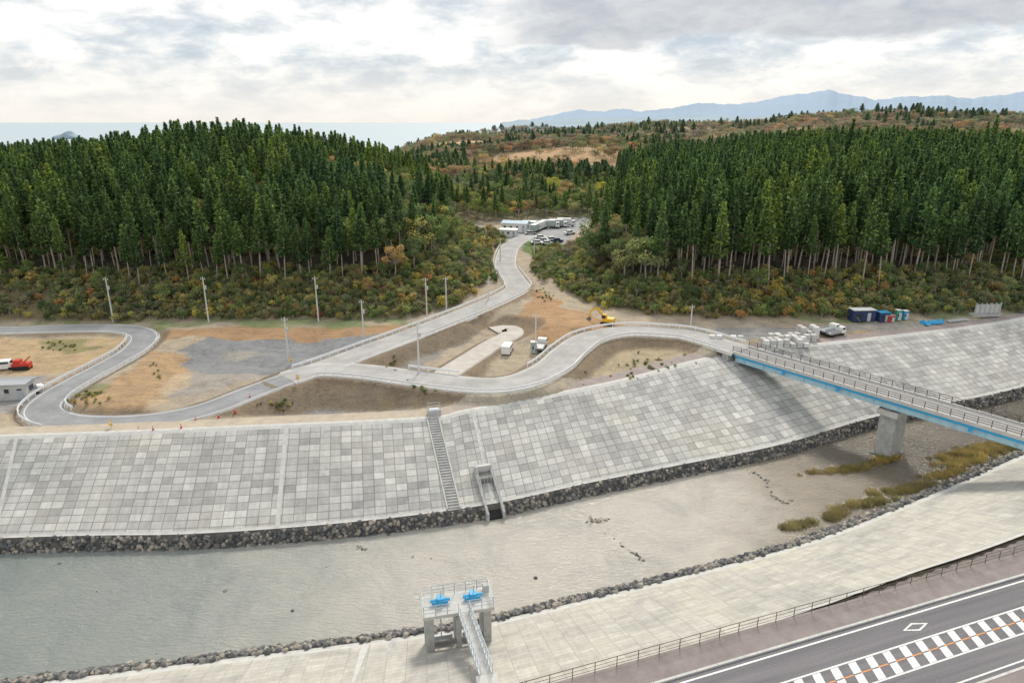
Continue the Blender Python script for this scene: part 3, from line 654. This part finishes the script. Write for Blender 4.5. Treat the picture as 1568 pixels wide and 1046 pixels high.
def put(name,x,y,z,smin,smax,c,nv,wid=1.,tilt=.04,dz=0):
    x=np.atleast_1d(x);y=np.atleast_1d(y);z=np.atleast_1d(z)
    k=len(x); s=rng.uniform(smin,smax,k); w=s*rng.uniform(.85,1.15,k)*wid
    scatter(name,np.stack([x,y,z+dz],1),np.stack([rng.normal(size=k)*tilt,rng.normal(size=k)*tilt,rng.uniform(0,6.28,k)],1),np.stack([w,w,s],1),rng.integers(0,nv,k),c)
def wedge(x,y,mg=35): return np.abs(x)<(y*.80+mg)
x,y=jit(-330,420,150,430,3.9); k=wedge(x,y); x,y=x[k],y[k]; z,dl,dr,_,_=H(x,y,True)
r1=rng.uniform(size=len(x)); 
lt=(dl>13)&(y<385); rt=(dr>11)&(y<400)
dens=.5+.5*nz(x,y,23,1)*.7+.3*nz(x,y,9,3)
decz=np.exp(-((x+48)/34)**2-((y-262)/52)**2)
dl_small=(dl<26)&(x>-35)
isb_l=lt&((r1<decz*1.1)|((dens>.86)&(r1<.45))|(dl_small&(r1<.5)))
isb_r=rt&(((dens>.88)&(r1<.4))|((dr<24)&(x<38)&(r1<.75)))
isc=(lt&~isb_l)|(rt&~isb_r)
cl_=isc&lt; cr_=isc&rt
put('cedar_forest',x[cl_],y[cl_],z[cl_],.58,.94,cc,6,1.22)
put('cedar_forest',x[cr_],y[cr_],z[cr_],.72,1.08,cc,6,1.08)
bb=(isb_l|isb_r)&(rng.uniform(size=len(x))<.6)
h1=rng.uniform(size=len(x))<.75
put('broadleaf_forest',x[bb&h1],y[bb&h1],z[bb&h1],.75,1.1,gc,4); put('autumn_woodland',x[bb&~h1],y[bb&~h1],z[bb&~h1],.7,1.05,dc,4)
ex=np.array([118,124,128,182,186,60.]); ey=np.array([262,265,260,272,276,300.]); put('tall_cedar_grove',ex,ey,H(ex,ey),1.2,1.4,cc,6,.9)
ex=np.array([43,20.]); ey=np.array([322,340.]); put('ginkgo_tree',ex,ey,H(ex,ey),.95,1.1,kc,1)
x,y=jit(-30,60,284,460,4.6); z,dl,dr,_,_=H(x,y,True); k=((dl<13)&(dr<11))&((y>292)|(x<4)|(x>36)); x,y,z=x[k],y[k],z[k]; q=rng.uniform(size=len(x))
put('cedar_forest',x[q<.25],y[q<.25],z[q<.25],.4,.7,cc,6,1.3); put('broadleaf_forest',x[(q>.25)&(q<.65)],y[(q>.25)&(q<.65)],z[(q>.25)&(q<.65)],.5,.9,gc,4); put('autumn_woodland',x[q>.65],y[q>.65],z[q>.65],.5,.9,dc,4)
# far hills
x,y=jit(-420,1000,400,800,7.5); 
x2,y2=jit(-420,1500,800,1600,13); x3,y3=jit(-200,2600,1600,3200,26)
lod=np.concatenate([np.full(len(x),1.),np.full(len(x2),1.35),np.full(len(x3),2.)]); x=np.concatenate([x,x2,x3]); y=np.concatenate([y,y2,y3])
z=H(x,y); k=wedge(x,y,40)&(z>1.5)&~((x>-260)&(x<-12)&(y<430)); x,y,z,lod=x[k],y[k],z[k],lod[k]; q=rng.uniform(size=len(x)); pat=nz(x,y,60,5)*.5+nz(x,y,25,2)*.3
clear=(pat>.22)&(q<.93); q=rng.uniform(size=len(x))
ced=(pat<-.14)&(q<.78)&~clear; oth=~ced&~clear; br=oth&(rng.uniform(size=len(x))<.25)
def putf(name,kk,c,nv,s0,s1,w):
    k=kk.nonzero()[0]; n=len(k); s=rng.uniform(s0,s1,n)*np.sqrt(lod[k]); ww=s*w*np.sqrt(lod[k])
    scatter(name,np.stack([x[k],y[k],z[k]],1),np.stack([np.zeros(n),np.zeros(n),rng.uniform(0,6.28,n)],1),np.stack([ww,ww,s],1),rng.integers(0,nv,n),c)
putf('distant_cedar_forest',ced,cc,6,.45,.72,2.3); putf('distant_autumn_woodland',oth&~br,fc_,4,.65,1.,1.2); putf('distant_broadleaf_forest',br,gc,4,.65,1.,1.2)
# scrub on banks and valley sides
x,y=jit(-170,170,146,268,1.55); z,dl,dr,em,_=H(x,y,True); rd=segdist(x,y,RLc['A2'])[0]
bank=((dl>.4)&(dl<19))|((dr>.4)&(dr<17))
side=(y>178)&(y<258)&(((x<0)&(dl>-8))|((x>0)&(dr>-5)&(y<226)))&~inpoly(x,y,pk)&(rng.uniform(size=len(x))<.75)
k=wedge(x,y,8)&(bank|side)&(rd>4.6)
k&=~((x<-110)&(x>-150)&(dl<12)&(rng.uniform(size=len(x))<.6))
x,y,z=x[k],y[k],z[k]; put('hillside_scrub',x,y,z,.6,1.35,bc,5,1.15,.15)
x,y=jit(-170,170,146,262,6.2); z,dl,dr,em,_=H(x,y,True); k=wedge(x,y,8)&(((dl>6)&(dl<17))|((dr>5)&(dr<15)))&(segdist(x,y,RLc['A2'])[0]>6)&~((x>0)&(x<30)&(y>215)); x,y,z=x[k],y[k],z[k]; q=rng.uniform(size=len(x))<.35
put('bank_autumn_tree',x[q],y[q],z[q],.28,.5,dc,4); put('bank_broadleaf_tree',x[~q],y[~q],z[~q],.3,.55,gc,4)
wp=[]
for (u,v,ru,rv,n_) in [(430,620,25,8,20),(1000,560,60,14,25),(130,610,25,12,30),(95,530,30,8,20),(640,600,30,14,8),(950,580,60,10,15),(240,575,20,15,8),(830,385,25,8,40),(600,560,20,10,8),(870,420,20,20,40),(835,455,14,12,20)]:
    for _ in range(n_): wp.append(G(u+rng.normal()*ru*.5,v+rng.normal()*rv*.5))
wp=np.array(wp); put('weed_patch',wp[:,0],wp[:,1],wp[:,2],.12,.32,bc,5,1.5)
rp=[]
for (u,v,ru,rv,n_) in [(1500,690,38,9,220),(1290,720,30,4,60),(1350,706,16,4,35),(1400,748,38,5,110),(1450,726,26,4,80),(1335,770,26,4,60),(1278,789,12,4,40),(1220,805,14,4,35),(1475,708,26,5,70),(1552,682,25,7,100)]:
    for _ in range(n_): a_=rng.normal(); q=P(u+a_*ru*.7,v-a_*rv*.6+rng.normal()*rv*.45,.05); rp.append(q)
rp=np.array(rp); put('reed_bed',rp[:,0],rp[:,1],rp[:,2],.3,.9,ec,3,1.2)
st=[]
for a,b_ in (((1130,712),(1172,735)),((1172,735),(1182,760)),((1182,760),(1205,772)),((895,800),(930,796)),((548,838),(560,842)),((925,815),(985,858)),((1100,690),(1150,712))):
    for i in range(16): t=rng.uniform(); st.append(P(a[0]+(b_[0]-a[0])*t+rng.normal()*2,a[1]+(b_[1]-a[1])*t+rng.normal()*1.5,.0))
for u,v in ((632,852),(820,885),(985,858),(40,855),(92,862),(1208,765),(1212,766),(912,795),(905,798),(448,935),(612,990),(300,1010),(150,905),(240,1000),(600,815),(595,818),(590,816),(500,868),(660,855),(345,905)): st.append(P(u,v,.0))
st=np.array(st); k=len(st); s=rng.uniform(.08,.22,k); s[-20:]*=1.4
scatter('river_stones',st,rng.uniform(0,6,(k,3)),np.stack([s,s,s],1),rng.integers(0,5,k),rc)
mb=MB(); 
for i in range(9):
    a=rng.uniform(0,6.28); mb.beam((0,0,-.1),(math.cos(a)*rng.uniform(.6,1.8),math.sin(a)*rng.uniform(.5,1.2),rng.uniform(.1,.9)),.09,'bark',5,.03)
mb.obj('driftwood_snag',P(910,798,0))
# ------------------------------------------------------------------ mountains / island
def ridge(name,prof_,D,depth,mat,seed):
    pr_=np.array(prof_,float); u=np.linspace(pr_[0,0],pr_[-1,0],400); v=np.interp(u,pr_[:,0],pr_[:,1])
    v=v+.8*np.sin(u*.11+seed)+.5*np.sin(u*.27+2*seed)+.3*np.sin(u*.6)
    el=np.maximum((187-v)/FPX*.88,.0002)
    Vv=[];rows=14; r_=np.random.default_rng(seed); ph=r_.uniform(0,6,8)
    for j in range(rows):
        t=j/(rows-1)
        for i,uu in enumerate(u):
            d=D-depth*(1-t); xx=(uu-784)/FPX*D/cp*.985; 
            h=el[i]*D*(t**.85)
            h*=1+(.035*math.sin(i*.09+j*.45+ph[0])+.02*math.sin(i*.2-j*.5+ph[1]))*(1-t)
            Vv.append((xx*d/D,d,CAMZ*t+h-5*(1-t)))
    n=len(u); F=[(j*n+i,j*n+i+1,(j+1)*n+i+1,(j+1)*n+i) for j in range(rows-1) for i in range(n-1)]
    mkobj(name,Vv,F,[mat],smooth_=True)
mm=plain('hazy_mountain',(.28,.38,.495),.95,.0006,.08); mm2=plain('hazy_foothill',(.28,.37,.43),.95,.002,.12)  # atmospheric haze is baked into these bluish base colours
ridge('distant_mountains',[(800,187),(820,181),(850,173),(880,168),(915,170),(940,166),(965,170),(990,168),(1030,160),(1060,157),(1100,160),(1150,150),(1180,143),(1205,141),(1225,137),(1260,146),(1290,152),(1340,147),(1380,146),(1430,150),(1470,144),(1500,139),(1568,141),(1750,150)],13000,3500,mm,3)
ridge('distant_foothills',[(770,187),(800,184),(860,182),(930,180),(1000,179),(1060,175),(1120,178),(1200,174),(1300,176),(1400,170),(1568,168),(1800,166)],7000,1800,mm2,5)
bm=bmesh.new(); bmesh.ops.create_uvsphere(bm,u_segments=32,v_segments=16,radius=1)
for v in bm.verts: v.co=Vector((v.co.x*40*(1+.2*math.sin(v.co.z*7)),v.co.y*30,v.co.z*22*(1+.25*math.sin(v.co.x*4))))
me=bpy.data.meshes.new('sea_island'); bm.to_mesh(me); bm.free(); me.materials.append(mm2); o=bpy.data.objects.new('sea_island',me); o.location=(-1450,2320,-1); scene.collection.objects.link(o)
# ------------------------------------------------------------------ objects
def car(u,v,rz,body='white',van=False,name='parked_car'):
    mb=MB()
    if van: 
        mb.prof([(-2.2,.35),(2.2,.35),(2.2,.95),(1.75,1.15),(1.3,1.85),(-2.15,1.9)],-.85,.85,body); mb.box((-.2,0,1.5),(2.9,1.73,.4),'glass'); mb.box((1.57,0,1.45),(.25,1.4,.5),'glass',ox=-.2)
    else:
        mb.prof([(-2.1,.35),(2.15,.35),(2.15,.75),(1.1,.92),(-1.4,.98),(-2.1,.9)],-.85,.85,body)
        mb.box((-.2,0,1.18),(2.5,1.5,.46),'glass',.72,.85); mb.box((-.25,0,1.44),(1.75,1.26,.07),body)
    for x in (-1.35,1.35):
        for y in (-.82,.82): mb.beam((x,y-.1,.33),(x,y+.1,.33),.33,'tyre',12)
    mb.box((2.16,.6,.68),(.04,.3,.14),'silver'); mb.box((2.16,-.6,.68),(.04,.3,.14),'silver'); mb.box((-2.12,.7,.75),(.04,.15,.2),'red'); mb.box((-2.12,-.7,.75),(.04,.15,.2),'red')
    return mb.obj(name,G(u,v),rz,1,.05)
def truck(u,v,rz,boxm='greybox',L_=8.,name='parked_truck',hb=2.5):
    mb=MB(); mb.box((0,0,.8),(L_,2.0,.25),'tyre'); mb.box((-1,0,.95+hb/2),(L_-2.2,2.3,hb),boxm); mb.box((-1,0,1.0+hb),(L_-2.1,2.4,.08),'white')
    mb.box((L_/2-.95,0,1.75),(1.8,2.2,1.9),'white',.85,.95,-.1); mb.box((L_/2-.1,0,2.15),(.12,1.9,.75),'glass',ox=-.08); mb.box((L_/2-.9,0,2.15),(.8,2.24,.55),'glass')
    for x in (L_/2-1.2,-L_/2+1.2,-L_/2+2.3):
        for y in (-.95,.95): mb.beam((x,y-.14,.48),(x,y+.14,.48),.48,'tyre',12)
    return mb.obj(name,G(u,v,13),rz,.9,.04)
def flattruck(u,v,rz,name='flatbed_truck'):
    mb=MB(); mb.box((0,0,.7),(5,1.7,.2),'tyre'); mb.box((-.8,0,1.0),(3.3,1.9,.35),'silver'); mb.box((-.8,.93,1.3),(3.3,.05,.35),'silver'); mb.box((-.8,-.93,1.3),(3.3,.05,.35),'silver')
    mb.box((1.8,0,1.35),(1.5,1.85,1.3),'white',.8,.92,-.12); mb.box((2.42,0,1.6),(.1,1.5,.5),'glass',ox=-.12); mb.box((1.75,0,1.62),(.8,1.84,.42),'glass')
    for x in (-1.5,1.6):
        for y in (-.8,.8): mb.beam((x,y-.1,.4),(x,y+.1,.4),.4,'tyre',12)
    return mb.obj(name,G(u,v),rz,1,.03)
def building(name,u,v,rz,w,d,h,wall='white',roof='roofblue',gable=.8,z0=9,win=5):
    mb=MB(); mb.box((0,0,h/2),(w,d,h),wall)
    b_=len(mb.v); W2,D2=w/2+.3,d/2+.3
    mb.v+=[(-W2,-D2,h+.01),(W2,-D2,h+.01),(W2,D2,h+.01),(-W2,D2,h+.01),(-W2,0,h+gable),(W2,0,h+gable)]
    i=mb.mi(roof)
    for f in ((0,1,5,4),(2,3,4,5),(3,0,4),(1,2,5),(3,2,1,0)): mb.f.append(tuple(b_+q for q in f)); mb.m.append(i)
    for k in range(win):
        x=-w/2+w*(k+.5)/win; mb.box((x,-d/2-.02,h*.58),(w/win*.35,.08,h*.24),'glass'); mb.box((x,-d/2-.03,h*.58-h*.17),(w/win*.5,.12,.06),'silver')
    mb.box((w/2-w/win*.5,-d/2-.05,h*.3),(.9,.08,h*.6),'galv'); mb.box((w/2+.02,0,h*.58),(.08,d*.4,h*.3),'glass')
    return mb.obj(name,G(u,v,z0),rz)
building('warehouse_building',790,354,-.25,9.5,6,3.2,z0=13,win=4); building('warehouse_building',780,362,-.2,6,4,2.6,'white','white',.4,13,3)
building('site_office',811,349,-.2,5,3.4,2.5,'greybox','white',.3,13,3)
for u,v,r,bm_ in ((820,356,1.2,'greybox'),(829,352,1.2,'white'),(843,350,-.1,'greybox'),(855,349,-.1,'greybox'),(867,347,-.15,'white')): truck(u,v,r,bm_)
for u,v,r,bd_ in ((822,374,.1,'white'),(833,371,.1,'silver'),(845,369,.2,'white'),(853,371,.2,'navy'),(838,375,.0,'white'),(812,360,.3,'silver'),(828,366,.1,'white'),(872,359,.5,'white')): car(u,v,r,bd_)
car(777,540,1.4,'white',True); car(46,600,.9,'white'); car(6,566,.3,'white',True); car(40,606,.9,'silver',True)
building('site_office',12,608,.12,8,3.2,2.8,'conc_lt','silver',.2,8,4); 
mb=MB(); mb.box((0,0,.8),(3,1.5,.9),'red'); mb.box((-.6,0,1.5),(1.2,1.3,.7),'red'); mb.beam((.3,0,1.2),(1.7,0,2.4),.12,'red'); mb.box((0,.7,.35),(2.8,.4,.7),'tyre'); mb.box((0,-.7,.35),(2.8,.4,.7),'tyre'); mb.obj('crawler_dumper',G(35,565),.2)
mb=MB()
for y in (-.9,.9): mb.prof([(-1.6,.15),(-1.3,0),(1.3,0),(1.6,.15),(1.7,.5),(1.4,.8),(-1.4,.8),(-1.7,.5)],y-.25,y+.25,'tyre')
mb.box((-.3,0,1.35),(2.9,2.3,.9),'yellow'); mb.box((.6,.6,2.1),(1.2,.95,1.3),'yellow',.85,.9); mb.box((.75,.6,2.2),(1.1,1.0,.8),'glass',.9,.95)
mb.rbeam((.8,-.2,1.6),(2.9,-.2,4.0),.35,.5,'yellow'); mb.rbeam((2.8,-.2,4.05),(4.5,-.2,3.3),.35,.45,'yellow'); mb.rbeam((4.5,-.2,3.5),(5.2,-.2,1.4),.28,.35,'yellow'); mb.beam((1.4,-.2,1.9),(2.9,-.2,3.4),.08,'silver')
mb.prof([(4.7,1.4),(5.5,1.3),(5.7,.6),(5.1,.25),(4.6,.7)],-.7,.3,'conc_dk'); mb.obj('yellow_excavator',G(930,497),2.7,.85)
def container(name,u,v,rz,w,d,h,k,roof='white'):
    mb=MB(); mb.box((0,0,h/2+.15),(w,d,h),k); mb.box((0,0,h+.2),(w+.15,d+.15,.1),roof)
    for x in np.arange(-w/2+.3,w/2,.5): mb.box((x,-d/2-.02,h/2+.15),(.08,.06,h*.9),k)
    mb.box((w*.2,-d/2-.05,h*.45),(.8,.05,h*.75),'galv'); mb.box((-w*.2,-d/2-.06,h*.6),(w*.22,.05,h*.3),'glass'); mb.obj(name,G(u,v),rz)
container('site_cabin',1318,491,.05,5.2,2.4,2.5,'navy'); container('site_cabin',1350,492,.1,2.4,1.8,2.0,'navy','blue'); container('portable_toilet',1373,491,.1,1.0,1.0,2.3,'green'); container('portable_toilet',1384,490,.1,1.0,1.0,2.0,'blue'); container('site_cabin',1362,493,.2,1.6,1.2,1.4,'red','silver')
container('portable_toilet',817,541,.2,1.0,1.0,2.2,'greybox'); flattruck(828,536,1.35); flattruck(1277,515,.5); flattruck(1268,511,.5)
def blocks(u,v,rz,nx_,ny_,nz_):
    mb=MB()
    for i in range(nx_):
        for j in range(ny_):
            for k in range(nz_):
                if k==nz_-1 and rng.uniform()<.2: continue
                mb.box((i*1.4,j*1.4,.42+k*.86),(1.15,1.15,.82),'conc_wh' if rng.uniform()<.6 else 'conc_lt',.9,.9)
    mb.obj('concrete_block_stack',G(u,v),rz)
blocks(1172,533,.1,7,2,2); blocks(1184,526,.1,7,2,2); blocks(1228,519,.1,3,2,3); blocks(1249,510,.2,3,1,1); blocks(1090,519,-.1,5,1,1)
mb=MB()
for i in range(6): mb.box((i*1.1,0,1.5),(.16,.16,3),'galv'); 
mb.box((2.75,.15,1.4),(5.8,.1,2.4),'conc_lt'); mb.rbeam((0,-.1,2.7),(5.5,-.1,2.7),.1,.1,'galv'); mb.rbeam((0,-.1,1.0),(5.5,-.1,1.0),.1,.1,'galv'); mb.box((2.75,.6,.3),(6.4,1.4,.6),'conc'); mb.obj('retaining_panel_frame',G(1492,486),.12,1.1)
for i,(u,v) in enumerate(((1428,495),(1440,494),(1416,496))):
    mb=MB(); mb.box((0,0,.25),(2.4,1.2,.5),'blue',.7,.6); mb.box((.3,.1,.6),(1.3,.6,.3),'blue',.5,.5); mb.obj('tarp_covered_pile',G(u,v),i*.9)
for u,v in ((1460,492),(1470,491)):
    mb=MB(); 
    for k in range(5): mb.beam((-2,k*.25-.5,.15+.1*(k%2)),(2,k*.25-.5,.15+.1*(k%2)),.1,'galv')
    mb.obj('pipe_stack',G(u,v),.3)
def cone(u,v):
    mb=MB(); mb.box((0,0,.03),(.45,.45,.06),'red'); mb.beam((0,0,.06),(0,0,.5),.17,'red',10,.1); mb.beam((0,0,.5),(0,0,.62),.1,'white',10,.08); mb.beam((0,0,.62),(0,0,.85),.08,'red',10,.03); mb.obj('traffic_cone',G(u,v),0,1.0)
for q in ((235,660),(278,657),(300,645),(335,640),(360,632),(383,610),(213,660)): cone(*q)
def sign(u,v,k='yellow'):
    mb=MB(); mb.beam((0,0,0),(0,0,1.6),.05,'galv'); mb.box((0,-.06,1.3),(.5,.05,.8),k); mb.box((0,-.09,1.4),(.3,.02,.3),'white'); mb.obj('road_work_sign',G(u,v))
for q in ((172,660),(457,588),(446,560)): sign(*q)
def pole(u,v,h,name='utility_pole'):
    mb=MB(); mb.beam((0,0,-.5),(0,0,h),.19,'pole',10,.11)
    mb.rbeam((-.6,0,h-.5),(.6,0,h-.5),.08,.08,'galv')
    for x in (-.5,0,.5): mb.beam((x,0,h-.45),(x,0,h-.2),.05,'white')
    if h>9: mb.beam((.35,0,h-2.8),(.35,0,h-2.0),.2,'galv',8)
    o=mb.obj(name,G(u,v),rng.uniform(-.3,.3)); return Vector(o.location)+Vector((0,0,h-.3))
tops=[pole(u,v,h) for u,v,h in ((174,493,10.5),(320,494,10.5),(488,493,10.5),(654,487,9.5),(684,479,8.5),(820,541,8),(642,572,9.5),(558,528,9.5),(443,560,9.5),(1057,505,5.5),(748,460,5),(766,400,7),(818,398,7))]
def wire(a,b_):
    mb=MB(); pts=[a.lerp(b_,t)+Vector((0,0,-1.2*4*t*(1-t))) for t in np.linspace(0,1,11)]
    for i in range(10): mb.beam(pts[i],pts[i+1],.015,'black',4)
    mb.obj('power_line')
for i,j in ((0,1),(1,2),(2,3),(3,4),(8,7),(7,3)): wire(tops[i],tops[j])
mb=MB(); mb.box((0,0,.5),(2.0,1.3,1.0),'conc'); mb.box((0,0,1.05),(1.5,.9,.1),'galv')
for x in (-.9,.9):
    for y in (-.55,.55): mb.beam((x,y,1),(x,y,1.9),.04,'galv')
mb.beam((-.9,-.55,1.9),(.9,-.55,1.9),.04,'galv'); mb.beam((-.9,.55,1.9),(.9,.55,1.9),.04,'galv'); mb.obj('valve_chamber',G(665,636),.25)
# ------------------------------------------------------------------ sky & sun
w=bpy.data.worlds.new('World'); scene.world=w; w.use_nodes=True; nt=w.node_tree; bg=nt.nodes['Background']
SE,SA=math.radians(44),math.atan2(.16,.95)
sky=N(nt,'ShaderNodeTexSky',sky_type='NISHITA'); sky.sun_disc=False; sky.sun_elevation=SE; sky.sun_rotation=SA
tc=nt.nodes.new('ShaderNodeTexCoord').outputs['Generated']; s=nt.nodes.new('ShaderNodeSeparateXYZ'); nt.links.new(tc,s.inputs[0])
mp=N(nt,'ShaderNodeMapping'); mp.inputs['Scale'].default_value=(1,1,2.8); mp.inputs['Location'].default_value=(3.1,1.4,.3); nt.links.new(tc,mp.inputs[0])
n1=noise_(nt,mp.outputs[0],5.5,9,.58,.25)
n2=noise_(nt,mp.outputs[0],15,9,.62,.3)
cl=ramp(nt,math_(nt,'ADD',math_(nt,'MULTIPLY',n1,.6),math_(nt,'MULTIPLY',n2,.4)),[(.39,(5.4,6.1,6.8)),(.455,(7.2,7.7,8.1)),(.495,(9.0,9.1,9.05)),(.55,(11,10.8,10.4))])
hor=ramp(nt,s.outputs[2],[(0,(1,1,1)),(.04,(.6,.6,.6)),(.085,(0,0,0))])
cl=mix(nt,math_(nt,'MULTIPLY',hor,.85),cl,(9.3,8.9,8.35))
edge=math_(nt,'ADD',s.outputs[2],math_(nt,'MULTIPLY',math_(nt,'SUBTRACT',n1,.5),.07))
mr=N(nt,'ShaderNodeMapRange',interpolation_type='SMOOTHSTEP'); nt.links.new(edge,mr.inputs[0]); mr.inputs[1].default_value=.092; mr.inputs[2].default_value=.102
mx=N(nt,'ShaderNodeMapRange',interpolation_type='SMOOTHSTEP'); nt.links.new(s.outputs[0],mx.inputs[0]); mx.inputs[1].default_value=-.08; mx.inputs[2].default_value=.08
mk=math_(nt,'MULTIPLY',mr.outputs[0],mx.outputs[0])
up=N(nt,'ShaderNodeMapRange',interpolation_type='SMOOTHSTEP'); nt.links.new(s.outputs[2],up.inputs[0]); up.inputs[1].default_value=.3; up.inputs[2].default_value=.16
mk=math_(nt,'MULTIPLY',mk,up.outputs[0])
dark=ramp(nt,n2,[(.35,(4.9,5.2,5.7)),(.65,(6.7,6.8,7.0))])
cl=mix(nt,math_(nt,'MULTIPLY',mk,.94),cl,dark)
c=mix(nt,.92,sky.outputs[0],cl)
nt.links.new(c,bg.inputs[0]); bg.inputs[1].default_value=.104
sl=bpy.data.lights.new('sun','SUN'); sl.energy=2.7; sl.angle=math.radians(11); sl.color=(1,.93,.82); so=bpy.data.objects.new('sun',sl); scene.collection.objects.link(so)
dv=Vector((math.sin(SA)*math.cos(SE),math.cos(SA)*math.cos(SE),math.sin(SE))); so.rotation_euler=dv.to_track_quat('Z','Y').to_euler()
# ------------------------------------------------------------------ camera
cd=bpy.data.cameras.new('camera'); cd.lens=24; cd.sensor_width=36; cd.clip_end=100000; cd.clip_start=.5
co=bpy.data.objects.new('camera',cd); co.location=(0,0,CAMZ); co.rotation_euler=(math.pi/2-PIT,0,0); scene.collection.objects.link(co); scene.camera=co
scene.view_settings.view_transform='Standard'; scene.view_settings.look='None'; scene.view_settings.exposure=0
